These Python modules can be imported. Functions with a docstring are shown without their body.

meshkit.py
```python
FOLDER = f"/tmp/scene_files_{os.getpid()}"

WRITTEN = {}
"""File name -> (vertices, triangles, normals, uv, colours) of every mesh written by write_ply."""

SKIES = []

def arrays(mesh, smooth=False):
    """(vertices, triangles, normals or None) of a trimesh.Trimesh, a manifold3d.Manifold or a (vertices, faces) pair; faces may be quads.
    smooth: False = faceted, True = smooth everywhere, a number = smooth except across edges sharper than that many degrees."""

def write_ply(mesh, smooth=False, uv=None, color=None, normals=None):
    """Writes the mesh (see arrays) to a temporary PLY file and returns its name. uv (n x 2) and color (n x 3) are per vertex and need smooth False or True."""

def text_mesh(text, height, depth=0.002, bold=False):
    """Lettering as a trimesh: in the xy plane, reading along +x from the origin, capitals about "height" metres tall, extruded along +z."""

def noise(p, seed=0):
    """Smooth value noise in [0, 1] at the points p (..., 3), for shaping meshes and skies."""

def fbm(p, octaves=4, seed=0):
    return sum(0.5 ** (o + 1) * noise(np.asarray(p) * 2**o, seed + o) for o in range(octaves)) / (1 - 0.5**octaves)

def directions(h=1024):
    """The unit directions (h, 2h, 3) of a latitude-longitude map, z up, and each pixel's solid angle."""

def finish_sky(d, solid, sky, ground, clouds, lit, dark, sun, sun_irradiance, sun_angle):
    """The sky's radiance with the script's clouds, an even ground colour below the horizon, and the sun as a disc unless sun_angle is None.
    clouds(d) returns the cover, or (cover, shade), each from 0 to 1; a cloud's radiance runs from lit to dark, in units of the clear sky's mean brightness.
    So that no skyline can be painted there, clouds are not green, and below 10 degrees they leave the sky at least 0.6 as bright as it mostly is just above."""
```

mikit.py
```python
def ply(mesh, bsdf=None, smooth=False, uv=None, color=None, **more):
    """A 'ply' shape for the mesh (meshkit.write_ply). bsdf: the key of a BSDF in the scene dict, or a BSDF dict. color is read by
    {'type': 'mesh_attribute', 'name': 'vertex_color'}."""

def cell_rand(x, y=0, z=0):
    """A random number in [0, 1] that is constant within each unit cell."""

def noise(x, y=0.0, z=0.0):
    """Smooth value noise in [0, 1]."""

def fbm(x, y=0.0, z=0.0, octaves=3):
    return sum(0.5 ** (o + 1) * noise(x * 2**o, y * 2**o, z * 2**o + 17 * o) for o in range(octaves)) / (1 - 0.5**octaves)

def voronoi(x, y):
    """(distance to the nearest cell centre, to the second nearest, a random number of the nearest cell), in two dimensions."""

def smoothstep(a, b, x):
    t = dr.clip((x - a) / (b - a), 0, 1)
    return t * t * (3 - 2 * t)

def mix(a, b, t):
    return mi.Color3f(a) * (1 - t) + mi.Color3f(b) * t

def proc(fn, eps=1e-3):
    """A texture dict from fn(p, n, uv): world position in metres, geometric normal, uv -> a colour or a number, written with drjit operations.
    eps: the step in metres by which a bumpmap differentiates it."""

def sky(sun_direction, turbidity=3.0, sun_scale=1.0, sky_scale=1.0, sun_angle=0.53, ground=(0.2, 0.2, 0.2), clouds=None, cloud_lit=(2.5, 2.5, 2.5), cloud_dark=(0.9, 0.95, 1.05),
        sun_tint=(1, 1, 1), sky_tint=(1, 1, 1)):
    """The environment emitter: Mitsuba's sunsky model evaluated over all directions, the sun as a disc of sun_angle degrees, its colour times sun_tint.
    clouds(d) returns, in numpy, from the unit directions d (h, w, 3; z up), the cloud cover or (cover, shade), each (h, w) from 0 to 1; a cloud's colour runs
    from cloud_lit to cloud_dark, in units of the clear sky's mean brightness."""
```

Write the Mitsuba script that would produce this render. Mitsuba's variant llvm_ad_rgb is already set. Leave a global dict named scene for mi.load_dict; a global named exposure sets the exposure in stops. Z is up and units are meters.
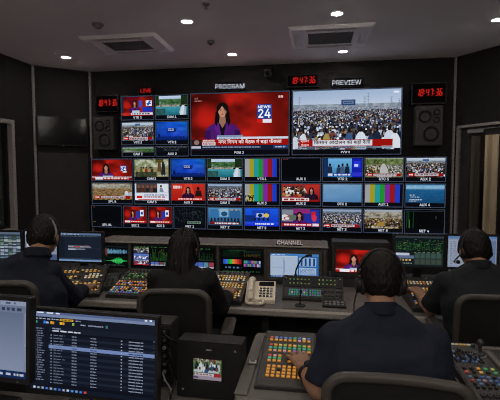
import math, random
import numpy as np, trimesh, shapely
import manifold3d as m3
from manifold3d import Manifold
import mitsuba as mi, drjit as dr, mikit, meshkit

T = mi.ScalarTransform4f
R_ = random.Random(7)
scene, labels = {'type': 'scene'}, {}

# ------------------------------------------------------------------ camera, light, exposure
exposure = 0.0
LAMP = 175.0            # radiance of the ceiling downlights
SCREEN = 0.95           # gain of every screen
YAW, PIT = math.radians(8.8), math.radians(-3.58)
_f = [-math.sin(YAW) * math.cos(PIT), math.cos(YAW) * math.cos(PIT), math.sin(PIT)]
scene['camera'] = {'type': 'perspective', 'fov': math.degrees(2 * math.atan(250 / 416)), 'fov_axis': 'x', 'near_clip': 0.05, 'far_clip': 100.0,
                   'to_world': T().look_at([0, 0, 1.6], [_f[0], _f[1], 1.6 + _f[2]], [0, 0, 1])}

# ------------------------------------------------------------------ materials
def principled(c, rough=0.5, **k):
    if not k.get('metallic'): k.setdefault('specular', .22 if rough > .3 else .4)
    return {'type': 'principled', 'base_color': {'type': 'rgb', 'value': list(c)} if not isinstance(c, dict) else c, 'roughness': rough, **k}
def M(key, d):
    scene[key] = {'type': 'twosided', 'bsdf': d}
def speckle(a, b, s):
    def fn(p, n, uv):
        return mikit.mix(a, b, mikit.fbm(p.x * s, p.y * s, p.z * s, 2))
    return mikit.proc(fn)
M('m_wall', principled(speckle((.0105, .0098, .0102), (.018, .0168, .0175), 60), .85))
M('m_ceiling', principled(speckle((.66, .62, .645), (.71, .67, .695), 3), .9))
M('m_floor', principled(speckle((.20, .19, .18), (.30, .285, .275), 90), .95))
M('m_trim', principled((.26, .24, .24), .5))
M('m_rear', principled((.75, .71, .69), .8))
M('m_door', principled(speckle((.020, .018, .018), (.028, .026, .026), 8), .55))
M('m_black', principled((.008, .008, .009), .45))
M('m_matte', principled((.010, .010, .011), .8))
M('m_screen_off', principled((.006, .006, .007), .12))
scene['m_display'] = {'type': 'twosided', 'bsdf': {'type': 'diffuse', 'reflectance': {'type': 'mesh_attribute', 'name': 'vertex_color', 'scale': .05}}}
M('m_bezel', principled((.012, .012, .0135), .38))
M('m_wallbezel', principled((.016, .018, .024), .4))
M('m_desk', principled(speckle((.074, .068, .063), (.102, .094, .087), 30), .5))
M('m_deskdark', principled((.022, .021, .021), .6))
M('m_bridge', principled(speckle((.045, .041, .039), (.060, .056, .053), 40), .5))
M('m_rail', principled((.10, .092, .085), .4))
M('m_edge', principled((.26, .24, .22), .4))
M('m_console', principled((.022, .021, .021), .5))
M('m_panel', principled((.036, .034, .033), .45))
M('m_metal', principled((.35, .34, .33), .35, metallic=1.0))
M('m_knob', principled((.03, .03, .032), .35))
M('m_white', principled((.86, .83, .87), .5))
M('m_grille', principled((.16, .15, .16), .6))
M('m_cream', principled((.60, .53, .43), .45))
M('m_chair', principled((.040, .036, .032), .36))
def weave(p, n, uv):
    return mikit.mix((.004, .004, .0045), (.010, .0095, .0095), .5 + .5 * dr.sin(p.x * 900) * dr.sin(p.z * 900))
M('m_mesh', principled(mikit.proc(weave), .8))
M('m_navy', principled(speckle((.0042, .006, .0135), (.007, .0095, .020), 50), .85, sheen=.1))
M('m_suit', principled(speckle((.0045, .0045, .005), (.0075, .007, .0075), 50), .85, sheen=.05))
M('m_char', principled(speckle((.0065, .0075, .010), (.010, .011, .0145), 50), .85, sheen=.1))
M('m_trouser', principled((.012, .012, .014), .85))
M('m_skin', principled(speckle((.20, .108, .068), (.25, .138, .088), 40), .5))
M('m_hair', principled(speckle((.0025, .002, .0018), (.006, .0045, .0038), 120), .6, specular=.18))
M('m_foam', principled((.015, .015, .016), .7))
M('m_cone', principled((.040, .039, .039), .5))
M('m_curtain', principled((.50, .40, .27), .8))
M('m_curtain_grey', principled((.085, .072, .06), .8))
M('m_farwall', principled((.10, .13, .14), .8))
M('m_eye', principled((.6, .58, .55), .2))
scene['m_glass'] = {'type': 'thindielectric', 'int_ior': 1.5}
scene['m_lens'] = {'type': 'twosided', 'bsdf': principled((.004, .004, .005), .1)}

# ------------------------------------------------------------------ entries
count = {}
def numbered(name):
    k = count.get(name, 0)
    count[name] = k + 1
    return name if k == 0 else f'{name}_{k:03d}'
def put(name, mesh, bsdf, parent=None, smooth=35, **more):
    key = numbered((parent + '__' if parent else '') + name)
    scene[key] = mikit.ply(mesh, bsdf, smooth=smooth, **more)
    return key
def thing(name, label, cat, group=None):
    key = numbered(name)
    labels[key] = {'label': label, 'category': cat}
    if group: labels[key]['group'] = group
    return key
def tag(key, label, cat, group=None):
    labels[key] = {'label': label, 'category': cat}
    if group: labels[key]['group'] = group
    return key
def struct(name, mesh, bsdf, parent=None, **k):
    key = put(name, mesh, bsdf, parent, **k)
    labels[key] = {'kind': 'structure'}
    return key
def part(key, label=None, stuff=False):
    labels[key] = {}
    if label: labels[key]['label'] = label
    if stuff: labels[key]['kind'] = 'stuff'
    return key
def glow(name, vfc, parent, gain=1.0, w=0.3, bsdf='m_display'):
    v, f, c = vfc
    return put(name, trimesh.Trimesh(v, f, process=False), bsdf, parent, smooth=False, color=np.asarray(c) * gain,
               emitter={'type': 'area', 'sampling_weight': w, 'radiance': {'type': 'mesh_attribute', 'name': 'vertex_color'}})

# ------------------------------------------------------------------ shapes
def frame(o, r, u):
    """4x4 with columns right, up, front (r x u)."""
    r = np.asarray(r, float); r = r / np.linalg.norm(r)
    u = np.asarray(u, float); u = u - r * (u @ r); u = u / np.linalg.norm(u)
    m = np.eye(4); m[:3, 0], m[:3, 1], m[:3, 2], m[:3, 3] = r, u, np.cross(r, u), o
    return m
def rotz(a, o=(0, 0, 0)):
    return frame(o, (math.cos(a), math.sin(a), 0), (-math.sin(a), math.cos(a), 0))
def tf(mesh, m):
    mesh = mesh.copy(); mesh.apply_transform(m); return mesh
def tm(man):
    m = man.to_mesh()
    return trimesh.Trimesh(m.vert_properties[:, :3], m.tri_verts, process=False)
def cat(*ms):
    return trimesh.util.concatenate([m for m in ms])
def box(x0, x1, y0, y1, z0, z1, b=0.0):
    """Box with chamfered edges."""
    x0, x1 = min(x0, x1), max(x0, x1); y0, y1 = min(y0, y1), max(y0, y1); z0, z1 = min(z0, z1), max(z0, z1)
    b = min(b, .45 * min(x1 - x0, y1 - y0, z1 - z0))
    if b <= 0:
        m = trimesh.creation.box((x1 - x0, y1 - y0, z1 - z0)); m.apply_translation(((x0 + x1) / 2, (y0 + y1) / 2, (z0 + z1) / 2)); return m
    p = []
    for x, sx in ((x0, 1), (x1, -1)):
        for y, sy in ((y0, 1), (y1, -1)):
            for z, sz in ((z0, 1), (z1, -1)):
                p += [(x + b * sx, y + b * sy, z), (x + b * sx, y, z + b * sz), (x, y + b * sy, z + b * sz)]
    return tm(Manifold.hull_points(np.array(p)))
def rrect(w, h, r, n=5):
    q = [(cx + r * math.cos(a0 + k * math.pi / 2 / n), cy + r * math.sin(a0 + k * math.pi / 2 / n))
         for cx, cy, a0 in ((w / 2 - r, h / 2 - r, 0), (-w / 2 + r, h / 2 - r, math.pi / 2), (-w / 2 + r, -h / 2 + r, math.pi), (w / 2 - r, -h / 2 + r, 1.5 * math.pi)) for k in range(n + 1)]
    return np.array(q)
def extr(poly, z0, z1):
    m = trimesh.creation.extrude_polygon(poly if hasattr(poly, 'area') else shapely.Polygon(poly), z1 - z0, engine='earcut')
    m.apply_translation((0, 0, z0)); return m
def ringplate(w, h, b, z0, z1, r=.004):
    return extr(shapely.Polygon(rrect(w, h, r), [rrect(w - 2 * b, h - 2 * b, min(r, .002))[::-1]]), z0, z1)
def lathe(prof, n=24):
    return trimesh.creation.revolve(np.array(prof, float), sections=n)
def cyl(p0, p1, r, n=16):
    return trimesh.creation.cylinder(r, segment=[p0, p1], sections=n)
def tube(pts, rad, n=8, closed=False):
    p = np.asarray(pts, float)
    t = (np.roll(p, -1, 0) - np.roll(p, 1, 0)) if closed else np.gradient(p, axis=0)
    t /= np.linalg.norm(t, axis=1, keepdims=True) + 1e-12
    a = np.cross(t[0], [0, 0, 1] if abs(t[0][2]) < .9 else [1, 0, 0]); A = []
    for k in range(len(p)):
        a = a - t[k] * (a @ t[k]); a /= np.linalg.norm(a) + 1e-12; A.append(a)
    A = np.array(A); B = np.cross(t, A)
    ang = np.arange(n) * 2 * np.pi / n
    rad = np.broadcast_to(rad, (len(p),))[:, None, None]
    v = (p[:, None] + rad * (np.cos(ang)[None, :, None] * A[:, None] + np.sin(ang)[None, :, None] * B[:, None])).reshape(-1, 3)
    L = len(p); f = []
    for i in range(L if closed else L - 1):
        for j in range(n):
            a0, b0 = i * n + j, i * n + (j + 1) % n
            a1, b1 = (i + 1) % L * n + j, (i + 1) % L * n + (j + 1) % n
            f += [(a0, b0, b1), (a0, b1, a1)]
    if not closed:
        v = np.vstack([v, p[:1], p[-1:]])
        for j in range(n):
            f += [(L * n, (j + 1) % n, j), (L * n + 1, (L - 1) * n + j, (L - 1) * n + (j + 1) % n)]
    return trimesh.Trimesh(v, f, process=False)
def curve(pts, n=24):
    """Catmull-Rom through the points."""
    p = np.asarray(pts, float); p = np.vstack([2 * p[0] - p[1], p, 2 * p[-1] - p[-2]]); out = []
    for i in range(1, len(p) - 2):
        for s in np.linspace(0, 1, n, endpoint=False):
            a, b, c, d = p[i - 1:i + 3]
            out.append(.5 * (2 * b + (c - a) * s + (2 * a - 5 * b + 4 * c - d) * s * s + (3 * b - a - 3 * c + d) * s ** 3))
    return np.array(out + [p[-2]])

# ------------------------------------------------------------------ vector pictures for screens, lit lettering, lit keys
def lin(c):
    if isinstance(c, str): c = [int(c[i:i + 2], 16) for i in (0, 2, 4)]
    c = np.asarray(c, float) / 255
    return np.where(c < .04045, c / 12.92, ((c + .055) / 1.055) ** 2.4)
_texts = {}
def text2d(s, bold):
    if (s, bold) not in _texts:
        m = meshkit.text_mesh(s, 1.0, .01, bold)
        top = np.all(m.vertices[m.faces][:, :, 2] > .005, axis=1)
        _texts[s, bold] = (m.vertices[:, :2].copy(), m.faces[top])
    return _texts[s, bold]
DEVA = {
    'नगर निगम की बैठक में बड़ा फैसला': '605,44 605,50 638,50 637,53 627,52 625,56 628,59 627,66 631,67 638,66 642,63 648,50 751,50 751,44 745,44 745,11 738,12 738,44 729,44 729,11 722,12 722,32 717,29 715,23 709,25 709,32 702,31 703,23 712,16 712,13 709,10 698,19 695,24 695,33 697,36 704,39 716,36 722,38 722,44 689,44 688,11 681,12 681,27 665,27 666,23 676,15 671,10 657,24 653,31 654,35 657,37 664,36 663,44 635,44 635,36 642,37 649,33 650,20 646,13 641,15 640,17 644,28 643,30 638,30 635,28 635,12 628,11 628,21 620,19 612,23 610,27 610,44/671,44 670,33 681,33 681,44/617,28 625,26 628,29 628,44 617,44|504,44 504,50 591,50 591,44 585,44 585,11 578,12 578,44 569,44 568,34 553,34 554,30 562,31 568,29 572,24 571,16 564,11 551,12 540,20 540,23 545,25 549,20 556,17 565,19 564,24 552,23 546,31 546,35 549,39 562,41 562,44 535,44 535,11 528,11 528,20 517,18 510,21 507,25 507,33 509,37 519,41 528,40 528,44/522,34 526,27 528,27 528,34/514,31 516,25 520,25 515,32|553,7 559,9 561,7 561,2 555,0 553,2|452,44 452,50 477,50 473,60 464,61 464,66 472,67 485,60 483,52 484,50 491,49 491,44 485,44 484,11 478,11 478,25 466,25 465,20 460,20 456,23 454,29 460,32 460,43/467,43 466,32 478,32 478,44|321,44 321,50 342,50 341,53 331,52 329,56 332,59 331,66 335,67 342,66 346,63 351,50 439,49 438,44 419,44 419,36 430,36 434,32 435,22 431,14 426,15 425,18 428,22 428,29 422,30 419,27 419,11 412,12 412,20 407,18 399,19 393,25 393,34 395,37 404,41 412,40 412,44 379,44 379,37 388,31 389,19 384,13 379,11 366,12 362,14 358,20 359,31 364,36 371,37 372,44 352,44 352,11 345,11 345,20 334,18 327,21 324,25 324,33 326,37 336,41 345,40 345,44/400,28 402,25 409,25 412,27 412,34 402,34 400,32/365,22 368,18 376,17 382,20 382,27 378,31 369,31 365,28/340,34 339,32 345,27 345,34/331,31 333,25 337,25 332,32|243,44 243,50 277,50 276,60 280,65 290,66 294,64 299,56 300,50 307,50 307,44 301,44 301,11 294,12 294,44 272,44 272,36 283,36 287,32 288,22 284,14 279,15 278,18 281,22 281,29 275,30 272,27 272,11 266,11 265,20 260,18 252,19 246,25 246,34 249,38 257,41 265,40 265,44/283,58 284,50 293,50 291,58 288,60/253,32 255,25 262,25 265,27 265,34 255,34|108,44 108,50 112,50 111,58 113,62 121,66 130,66 139,63 151,50 230,49 230,44 224,44 223,11 217,11 217,25 205,25 204,20 199,20 195,23 193,29 199,33 199,42 197,44 187,43 187,11 181,11 180,44 171,43 170,22 163,23 159,30 161,34 165,35 165,43 154,44 154,11 147,11 147,28 138,28 136,22 132,22 126,29 127,34 130,35 147,35 147,44 120,44 120,11 114,11 113,44/206,43 205,32 217,32 217,44/118,56 120,50 143,51 137,57 128,60 120,59|0,44 0,50 94,50 94,44 89,44 88,33 81,27 93,14 89,10 85,12 73,24 69,31 71,36 80,35 82,36 82,44 63,43 63,11 57,11 57,43 47,43 47,23 41,22 37,25 35,30 37,34 41,35 41,43 30,44 30,11 23,11 23,28 14,28 12,22 8,22 2,29 3,34 6,35 23,35 23,44',
    'किसान आंदोलन की बड़ी रैली': '544,56 547,59 546,66 554,67 561,63 566,50 598,50 598,60 602,65 612,66 616,64 621,56 622,50 629,50 629,44 623,44 623,11 616,12 616,44 607,44 607,11 600,12 600,32 595,29 593,23 587,25 587,32 580,31 581,23 590,16 590,13 586,10 574,22 573,33 575,36 582,39 592,36 600,38 600,44 568,44 566,33 559,27 571,15 566,10 551,24 547,31 549,36 559,35 560,43 545,44 545,50 557,50 557,52 546,52/605,58 606,50 615,50 613,58 610,60|444,44 444,50 501,50 501,62 507,66 514,66 520,62 524,50 531,50 531,44 525,44 525,11 518,12 518,44 509,44 508,34 493,34 494,30 502,31 508,29 512,24 511,16 504,11 491,12 480,20 480,23 485,25 489,20 496,17 505,19 504,24 492,23 486,31 486,35 489,39 502,41 502,44 475,44 475,11 468,11 468,20 457,18 450,21 447,25 447,33 449,37 459,41 468,40 468,44/507,58 508,50 517,50 515,58 512,60/462,34 466,27 468,27 468,34/454,31 456,25 460,25 455,32|493,2 493,7 495,9 501,7 501,2 499,0|366,44 366,50 400,50 399,60 403,65 413,66 417,64 422,56 423,50 430,50 430,44 424,44 424,11 417,12 417,44 395,44 395,36 406,36 410,32 411,22 407,14 402,15 401,18 404,22 404,29 398,30 395,27 395,11 389,11 388,20 383,18 375,19 369,25 369,34 372,38 380,41 388,40 388,44/406,58 407,50 416,50 414,58 411,60/376,28 378,25 385,25 388,27 388,34 378,34 376,32|170,31 171,35 175,36 184,22 191,23 190,30 184,31 183,37 189,38 191,43 183,44 179,42 177,48 180,50 188,51 194,49 198,42 195,34 202,34 204,43 199,44 200,50 265,50 262,59 252,60 251,66 256,67 263,66 268,61 272,50 353,50 353,44 347,44 347,11 340,11 340,28 331,28 329,22 325,22 319,29 320,34 323,35 340,35 339,44 313,44 313,11 306,12 306,32 301,29 299,23 293,25 293,32 286,31 287,23 296,16 296,13 293,10 282,19 279,24 279,33 281,36 288,39 300,36 306,38 305,44 272,44 272,11 265,12 265,44 254,44 254,35 241,33 239,31 239,26 242,22 246,22 249,27 256,27 259,23 257,14 260,11 257,8 254,8 250,15 238,17 232,24 233,35 240,40 246,40 247,44 226,44 226,11 219,11 219,44 211,44 210,11 204,11 204,28 198,27 198,21 195,17 186,15 180,17|218,60 224,62 226,60 226,55 220,53 218,55|0,44 0,50 4,50 3,58 5,62 13,66 22,66 31,63 44,50 155,50 155,44 149,44 149,11 142,11 142,28 133,28 131,22 127,22 121,29 122,34 125,35 142,35 141,44 115,44 115,11 108,12 108,44 99,44 99,11 92,12 92,27 76,27 77,23 87,15 83,10 68,24 64,31 65,35 68,37 75,36 74,44 45,44 45,36 56,36 60,32 61,22 57,14 52,15 51,18 54,22 54,29 48,30 45,27 45,11 39,11 38,20 33,18 25,19 19,25 19,34 22,38 30,41 38,40 38,44 12,44 12,11 6,11 5,44/82,44 81,33 92,33 92,44/26,32 28,25 35,25 38,27 38,34 28,34/10,56 12,50 35,51 29,57 20,60 12,59',
    'ब्रेकिंग': '0,49 0,55 48,55 47,61 44,65 35,66 35,71 39,72 46,71 50,68 55,55 63,55 62,63 68,70 81,71 93,66 102,55 158,54 158,49 151,48 151,16 145,16 145,47 144,49 135,48 134,27 127,28 123,35 125,39 129,40 128,49 104,49 104,41 115,41 119,37 120,27 116,19 111,20 110,23 113,27 113,34 107,35 104,32 104,16 97,17 97,25 92,23 84,24 78,30 78,39 80,42 89,46 97,45 97,49 71,49 71,16 65,16 64,49 56,49 56,40 53,35 48,32 60,20 56,15 40,29 36,36 38,41 48,40 49,49 31,49 31,15 36,14 45,5 42,0 40,0 34,8 24,9 24,25 13,23 6,26 3,30 3,38 5,42 15,46 24,45 24,49/85,37 87,30 94,30 97,32 97,39 87,39/69,61 71,55 94,56 88,62 79,65 71,64/18,39 22,32 24,32 24,39/10,36 12,30 16,30 11,37|110,60 110,65 112,67 118,65 118,60 116,58',
}
_deva = {}
def deva2d(k):
    if k not in _deva:
        vs, fs, n = [], [], 0
        for g in DEVA[k].split('|'):
            rings = [[tuple(map(float, q.split(','))) for q in r.split()] for r in g.split('/')]
            v, f = trimesh.creation.triangulate_polygon(shapely.Polygon(rings[0], rings[1:]).buffer(0), engine='earcut')
            vs.append(v); fs.append(f + n); n += len(v)
        v = np.vstack(vs) / 46.0
        _deva[k] = (v, np.vstack(fs))
    return _deva[k]
class Pic:
    """Flat coloured polygons stacked in thin layers; u to the right, v up, 0..w by 0..h."""
    def __init__(s, w, h, bg='000000'):
        s.w, s.h, s.v, s.f, s.c, s.n, s.z = w, h, [], [], [], 0, 0.0
        s.rect(0, 0, 1, 1, bg)
    def raw(s, p, f, c, dz=2e-4):
        p = np.asarray(p, float); f = np.asarray(f, int); s.z += dz
        c = np.asarray([lin(x) for x in c]) if isinstance(c, list) else np.tile(lin(c), (len(p), 1))
        q = p[f]; a = (q[:, 1, 0] - q[:, 0, 0]) * (q[:, 2, 1] - q[:, 0, 1]) - (q[:, 1, 1] - q[:, 0, 1]) * (q[:, 2, 0] - q[:, 0, 0])
        f = np.where((a < 0)[:, None], f[:, ::-1], f)
        s.v.append(np.column_stack([p, np.full(len(p), s.z)])); s.f.append(f + s.n); s.c.append(c); s.n += len(p)
    def poly(s, pts, c, dz=2e-4):          # convex, in 0..1 of the picture
        p = np.clip(np.asarray(pts, float), 0, 1) * (s.w, s.h)
        s.raw(p, [(0, i, i + 1) for i in range(1, len(p) - 1)], c, dz)
    def rect(s, u0, v0, u1, v1, c, dz=2e-4):  # c: a colour or [bottom-left, bottom-right, top-right, top-left]
        s.poly([(u0, v0), (u1, v0), (u1, v1), (u0, v1)], c, dz)
    def vgrad(s, u0, v0, u1, v1, lo, hi): s.rect(u0, v0, u1, v1, [lo, lo, hi, hi])
    def ell(s, u, v, ru, rv, c, n=10, dz=2e-4, a0=0.0):
        s.poly([(u + ru * math.cos(a0 + k * 2 * math.pi / n), v + rv * math.sin(a0 + k * 2 * math.pi / n)) for k in range(n)], c, dz)
    def text(s, t, u, v, hh, c, bold=True, width=None, centre=False):
        vv, f = text2d(t, bold); k = hh * s.h; x0, x1 = vv[:, 0].min(), vv[:, 0].max()
        kx = width * s.w / (x1 - x0) if width else k
        p = np.column_stack([(vv[:, 0] - x0) * kx + u * s.w - (kx * (x1 - x0) / 2 if centre else 0), vv[:, 1] * k + v * s.h])
        s.raw(p, f, c)
    def deva(s, t, u, v, hh, width, c):
        vv, f = deva2d(t); kx = width * s.w / vv[:, 0].max()
        s.raw(np.column_stack([vv[:, 0] * kx + u * s.w, vv[:, 1] * hh * s.h + v * s.h]), f, c)
    def bars(s, u0, v0, u1, v1, c, seed=0, fill=.7, n=10):  # a line of unreadable small print
        r = random.Random(seed); u = u0
        while u < u1:
            l = (u1 - u0) / n * r.uniform(.5, 1.6)
            s.rect(u, v0, min(u + l * fill, u1), v1, c, 1e-6); u += l
    def field(s, u0, v0, u1, v1, nx, ny, fn):
        U, W_ = np.meshgrid(np.linspace(0, 1, nx + 1), np.linspace(0, 1, ny + 1)); c = np.clip(fn(U.ravel(), W_.ravel()), 0, 255)
        p = np.column_stack([(u0 + (u1 - u0) * U.ravel()) * s.w, (v0 + (v1 - v0) * W_.ravel()) * s.h]); i, j = np.meshgrid(np.arange(nx), np.arange(ny)); a = (j * (nx + 1) + i).ravel()
        s.z += 2e-4; s.v.append(np.column_stack([p, np.full(len(p), s.z)])); s.f.append(np.vstack([np.column_stack([a, a + 1, a + nx + 2]), np.column_stack([a, a + nx + 2, a + nx + 1])]) + s.n); s.c.append(lin(c)); s.n += len(p)
    def speck(s, u0, v0, u1, v1, cols, scale=8, seed=0, n=30, con=1.6, oct=3, asp=1.7):
        C = np.array([[int(c[i:i + 2], 16) for i in (0, 2, 4)] for c in cols], float); ny = max(4, int(n * (v1 - v0) / (u1 - u0) / asp))
        def fn(u, v):
            t = np.clip((meshkit.fbm(np.column_stack([u * scale * (u1 - u0) * asp, v * scale * (v1 - v0), np.full(len(u), seed * 3.7)]), oct, seed) - .5) * con + .5, 0, .9999) * (len(C) - 1)
            k = t.astype(int); t = (t - k)[:, None]; return C[k] * (1 - t) + C[np.minimum(k + 1, len(C) - 1)] * t
        s.field(u0, v0, u1, v1, n, ny, fn)
    def out(s, m, z=0.0):
        v = np.vstack(s.v); v[:, 2] += z
        return v @ m[:3, :3].T + m[:3, 3], np.vstack(s.f), np.vstack(s.c)
# ------------------------------------------------------------------ picture contents
def red_bg(p, v0=0, n=40):
    def fn(u, v):
        r = np.hypot((u - .18) * 1.2, v - .55); q = meshkit.fbm(np.column_stack([u * 5, v * 4, u * 0 + 2]), 3)
        k = .62 + .3 * np.sin(r * 9 + q * 4) * np.exp(-u * 1.2) + .28 * (q - .5) - .28 * np.clip(u - .5, 0, 1) - .1 * v
        return np.column_stack([222 * k + 14, 36 * k + 2, 25 * k + 2])
    p.field(0, v0, 1, 1, n, n // 2, fn)
def anchor(p, u, v, s, a=1.78, jacket='4a1a68', skin='bf8a70'):
    """Presenter from the desk up: head centre at u, v, head half-height s."""
    w = s / a
    e = lambda du, dv, ru, rv, c, n=12: p.ell(u + du * w, v + dv * s, ru * w, rv * s, c, n)
    P = lambda pts, c: p.poly([(u + x * w, v + y * s) for x, y in pts], c)
    d = lambda c, k: ''.join('%02x' % int(int(c[i:i + 2], 16) * k) for i in (0, 2, 4))
    e(0, .18, .86, 1.0, '150e10', 16); P([(-.86, .1), (.86, .1), (.98, -1.5), (.8, -2.1), (-.8, -2.1), (-1.0, -1.5)], '150e10')
    P([(-2.75, -4.7), (2.75, -4.7), (2.5, -2.9), (2.0, -2.25), (.95, -1.7), (-.95, -1.7), (-2.0, -2.25), (-2.5, -2.9)], jacket)
    P([(-2.75, -4.7), (-1.7, -4.7), (-1.75, -2.8), (-2.5, -2.9)], d(jacket, .75)); P([(1.7, -4.7), (2.75, -4.7), (2.5, -2.9), (1.75, -2.8)], d(jacket, .7))
    P([(-.62, -1.6), (.62, -1.6), (.2, -4.7), (-.2, -4.7)], '15101a')
    P([(-.36, -.6), (.36, -.6), (.5, -1.65), (0, -2.5), (-.5, -1.65)], d(skin, .78))
    P([(-.95, -1.7), (-.55, -1.7), (-.15, -3.8), (-.5, -3.6), (-1.15, -2.6)], d(jacket, 1.25)); P([(.95, -1.7), (.55, -1.7), (.15, -3.8), (.5, -3.6), (1.15, -2.6)], d(jacket, 1.1))
    P([(-.6, .25), (-.58, -.3), (-.38, -.72), (-.12, -.92), (.12, -.92), (.38, -.72), (.58, -.3), (.6, .25), (.4, .62), (-.4, .62)], skin)
    P([(.25, .55), (.6, .25), (.58, -.3), (.38, -.72), (.3, -.3)], d(skin, .8))
    P([(-.66, -.2), (-.54, .25), (-.06, .66), (-.1, .95), (-.66, .7), (-.8, .2)], '150e10'); P([(.66, -.2), (.54, .25), (-.06, .66), (0, .95), (.66, .7), (.8, .2)], '150e10')
    for k in (-1, 1):
        e(.27 * k, .08, .13, .06, '2a1512', 6); e(.27 * k, .24, .18, .04, '3a2018', 6)
        P([(.62 * k, -.2), (.98 * k, -.1), (1.12 * k, -1.7), (.85 * k, -2.3), (.62 * k, -1.5)], '120c0e')
    e(.02, -.2, .09, .12, d(skin, .85), 6); e(0, -.5, .2, .07, '8a3034', 8)
def logo(p, u, v, w, h):
    p.rect(u, v + .22 * h, u + w, v + h, '1d3f9a'); p.rect(u, v, u + w, v + .2 * h, 'dfe3ea'); p.rect(u, v, u + .4 * w, v + .2 * h, 'c81d18')
    p.text('NEWS', u + .06 * w, v + .79 * h, .15 * h, 'f0f4ff', width=.86 * w)
    p.text('24', u + .08 * w, v + .28 * h, .46 * h, 'f4f6ff', width=.84 * w)
def news_tag(p, u, v, w, h):
    p.rect(u, v, u + w, v + .55 * h, 'd0d3d8'); p.rect(u, v + .55 * h, u + w, v + h, 'a3130f')
    p.text('BREAKING', u + .05 * w, v + .64 * h, .27 * h, 'f6f2f0', width=.88 * w); p.text('NEWS', u + .06 * w, v + .1 * h, .36 * h, 'b3130f', width=.86 * w)
PEOPLE = ['d3dae4', 'a9b6ca', '8fa0ba', '2a3144', '141924', '10131c', '3a3430', '241f20', '8296b4', '5f7699', '3a4a68', '23293a', '161a26', '1c2436', '2c3448', '54504c', '6b5a4c', '8a7a60', '7a3a36', '94804a', '2d4f86', '3c4a5c', '5c6874', '10141e']
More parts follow.
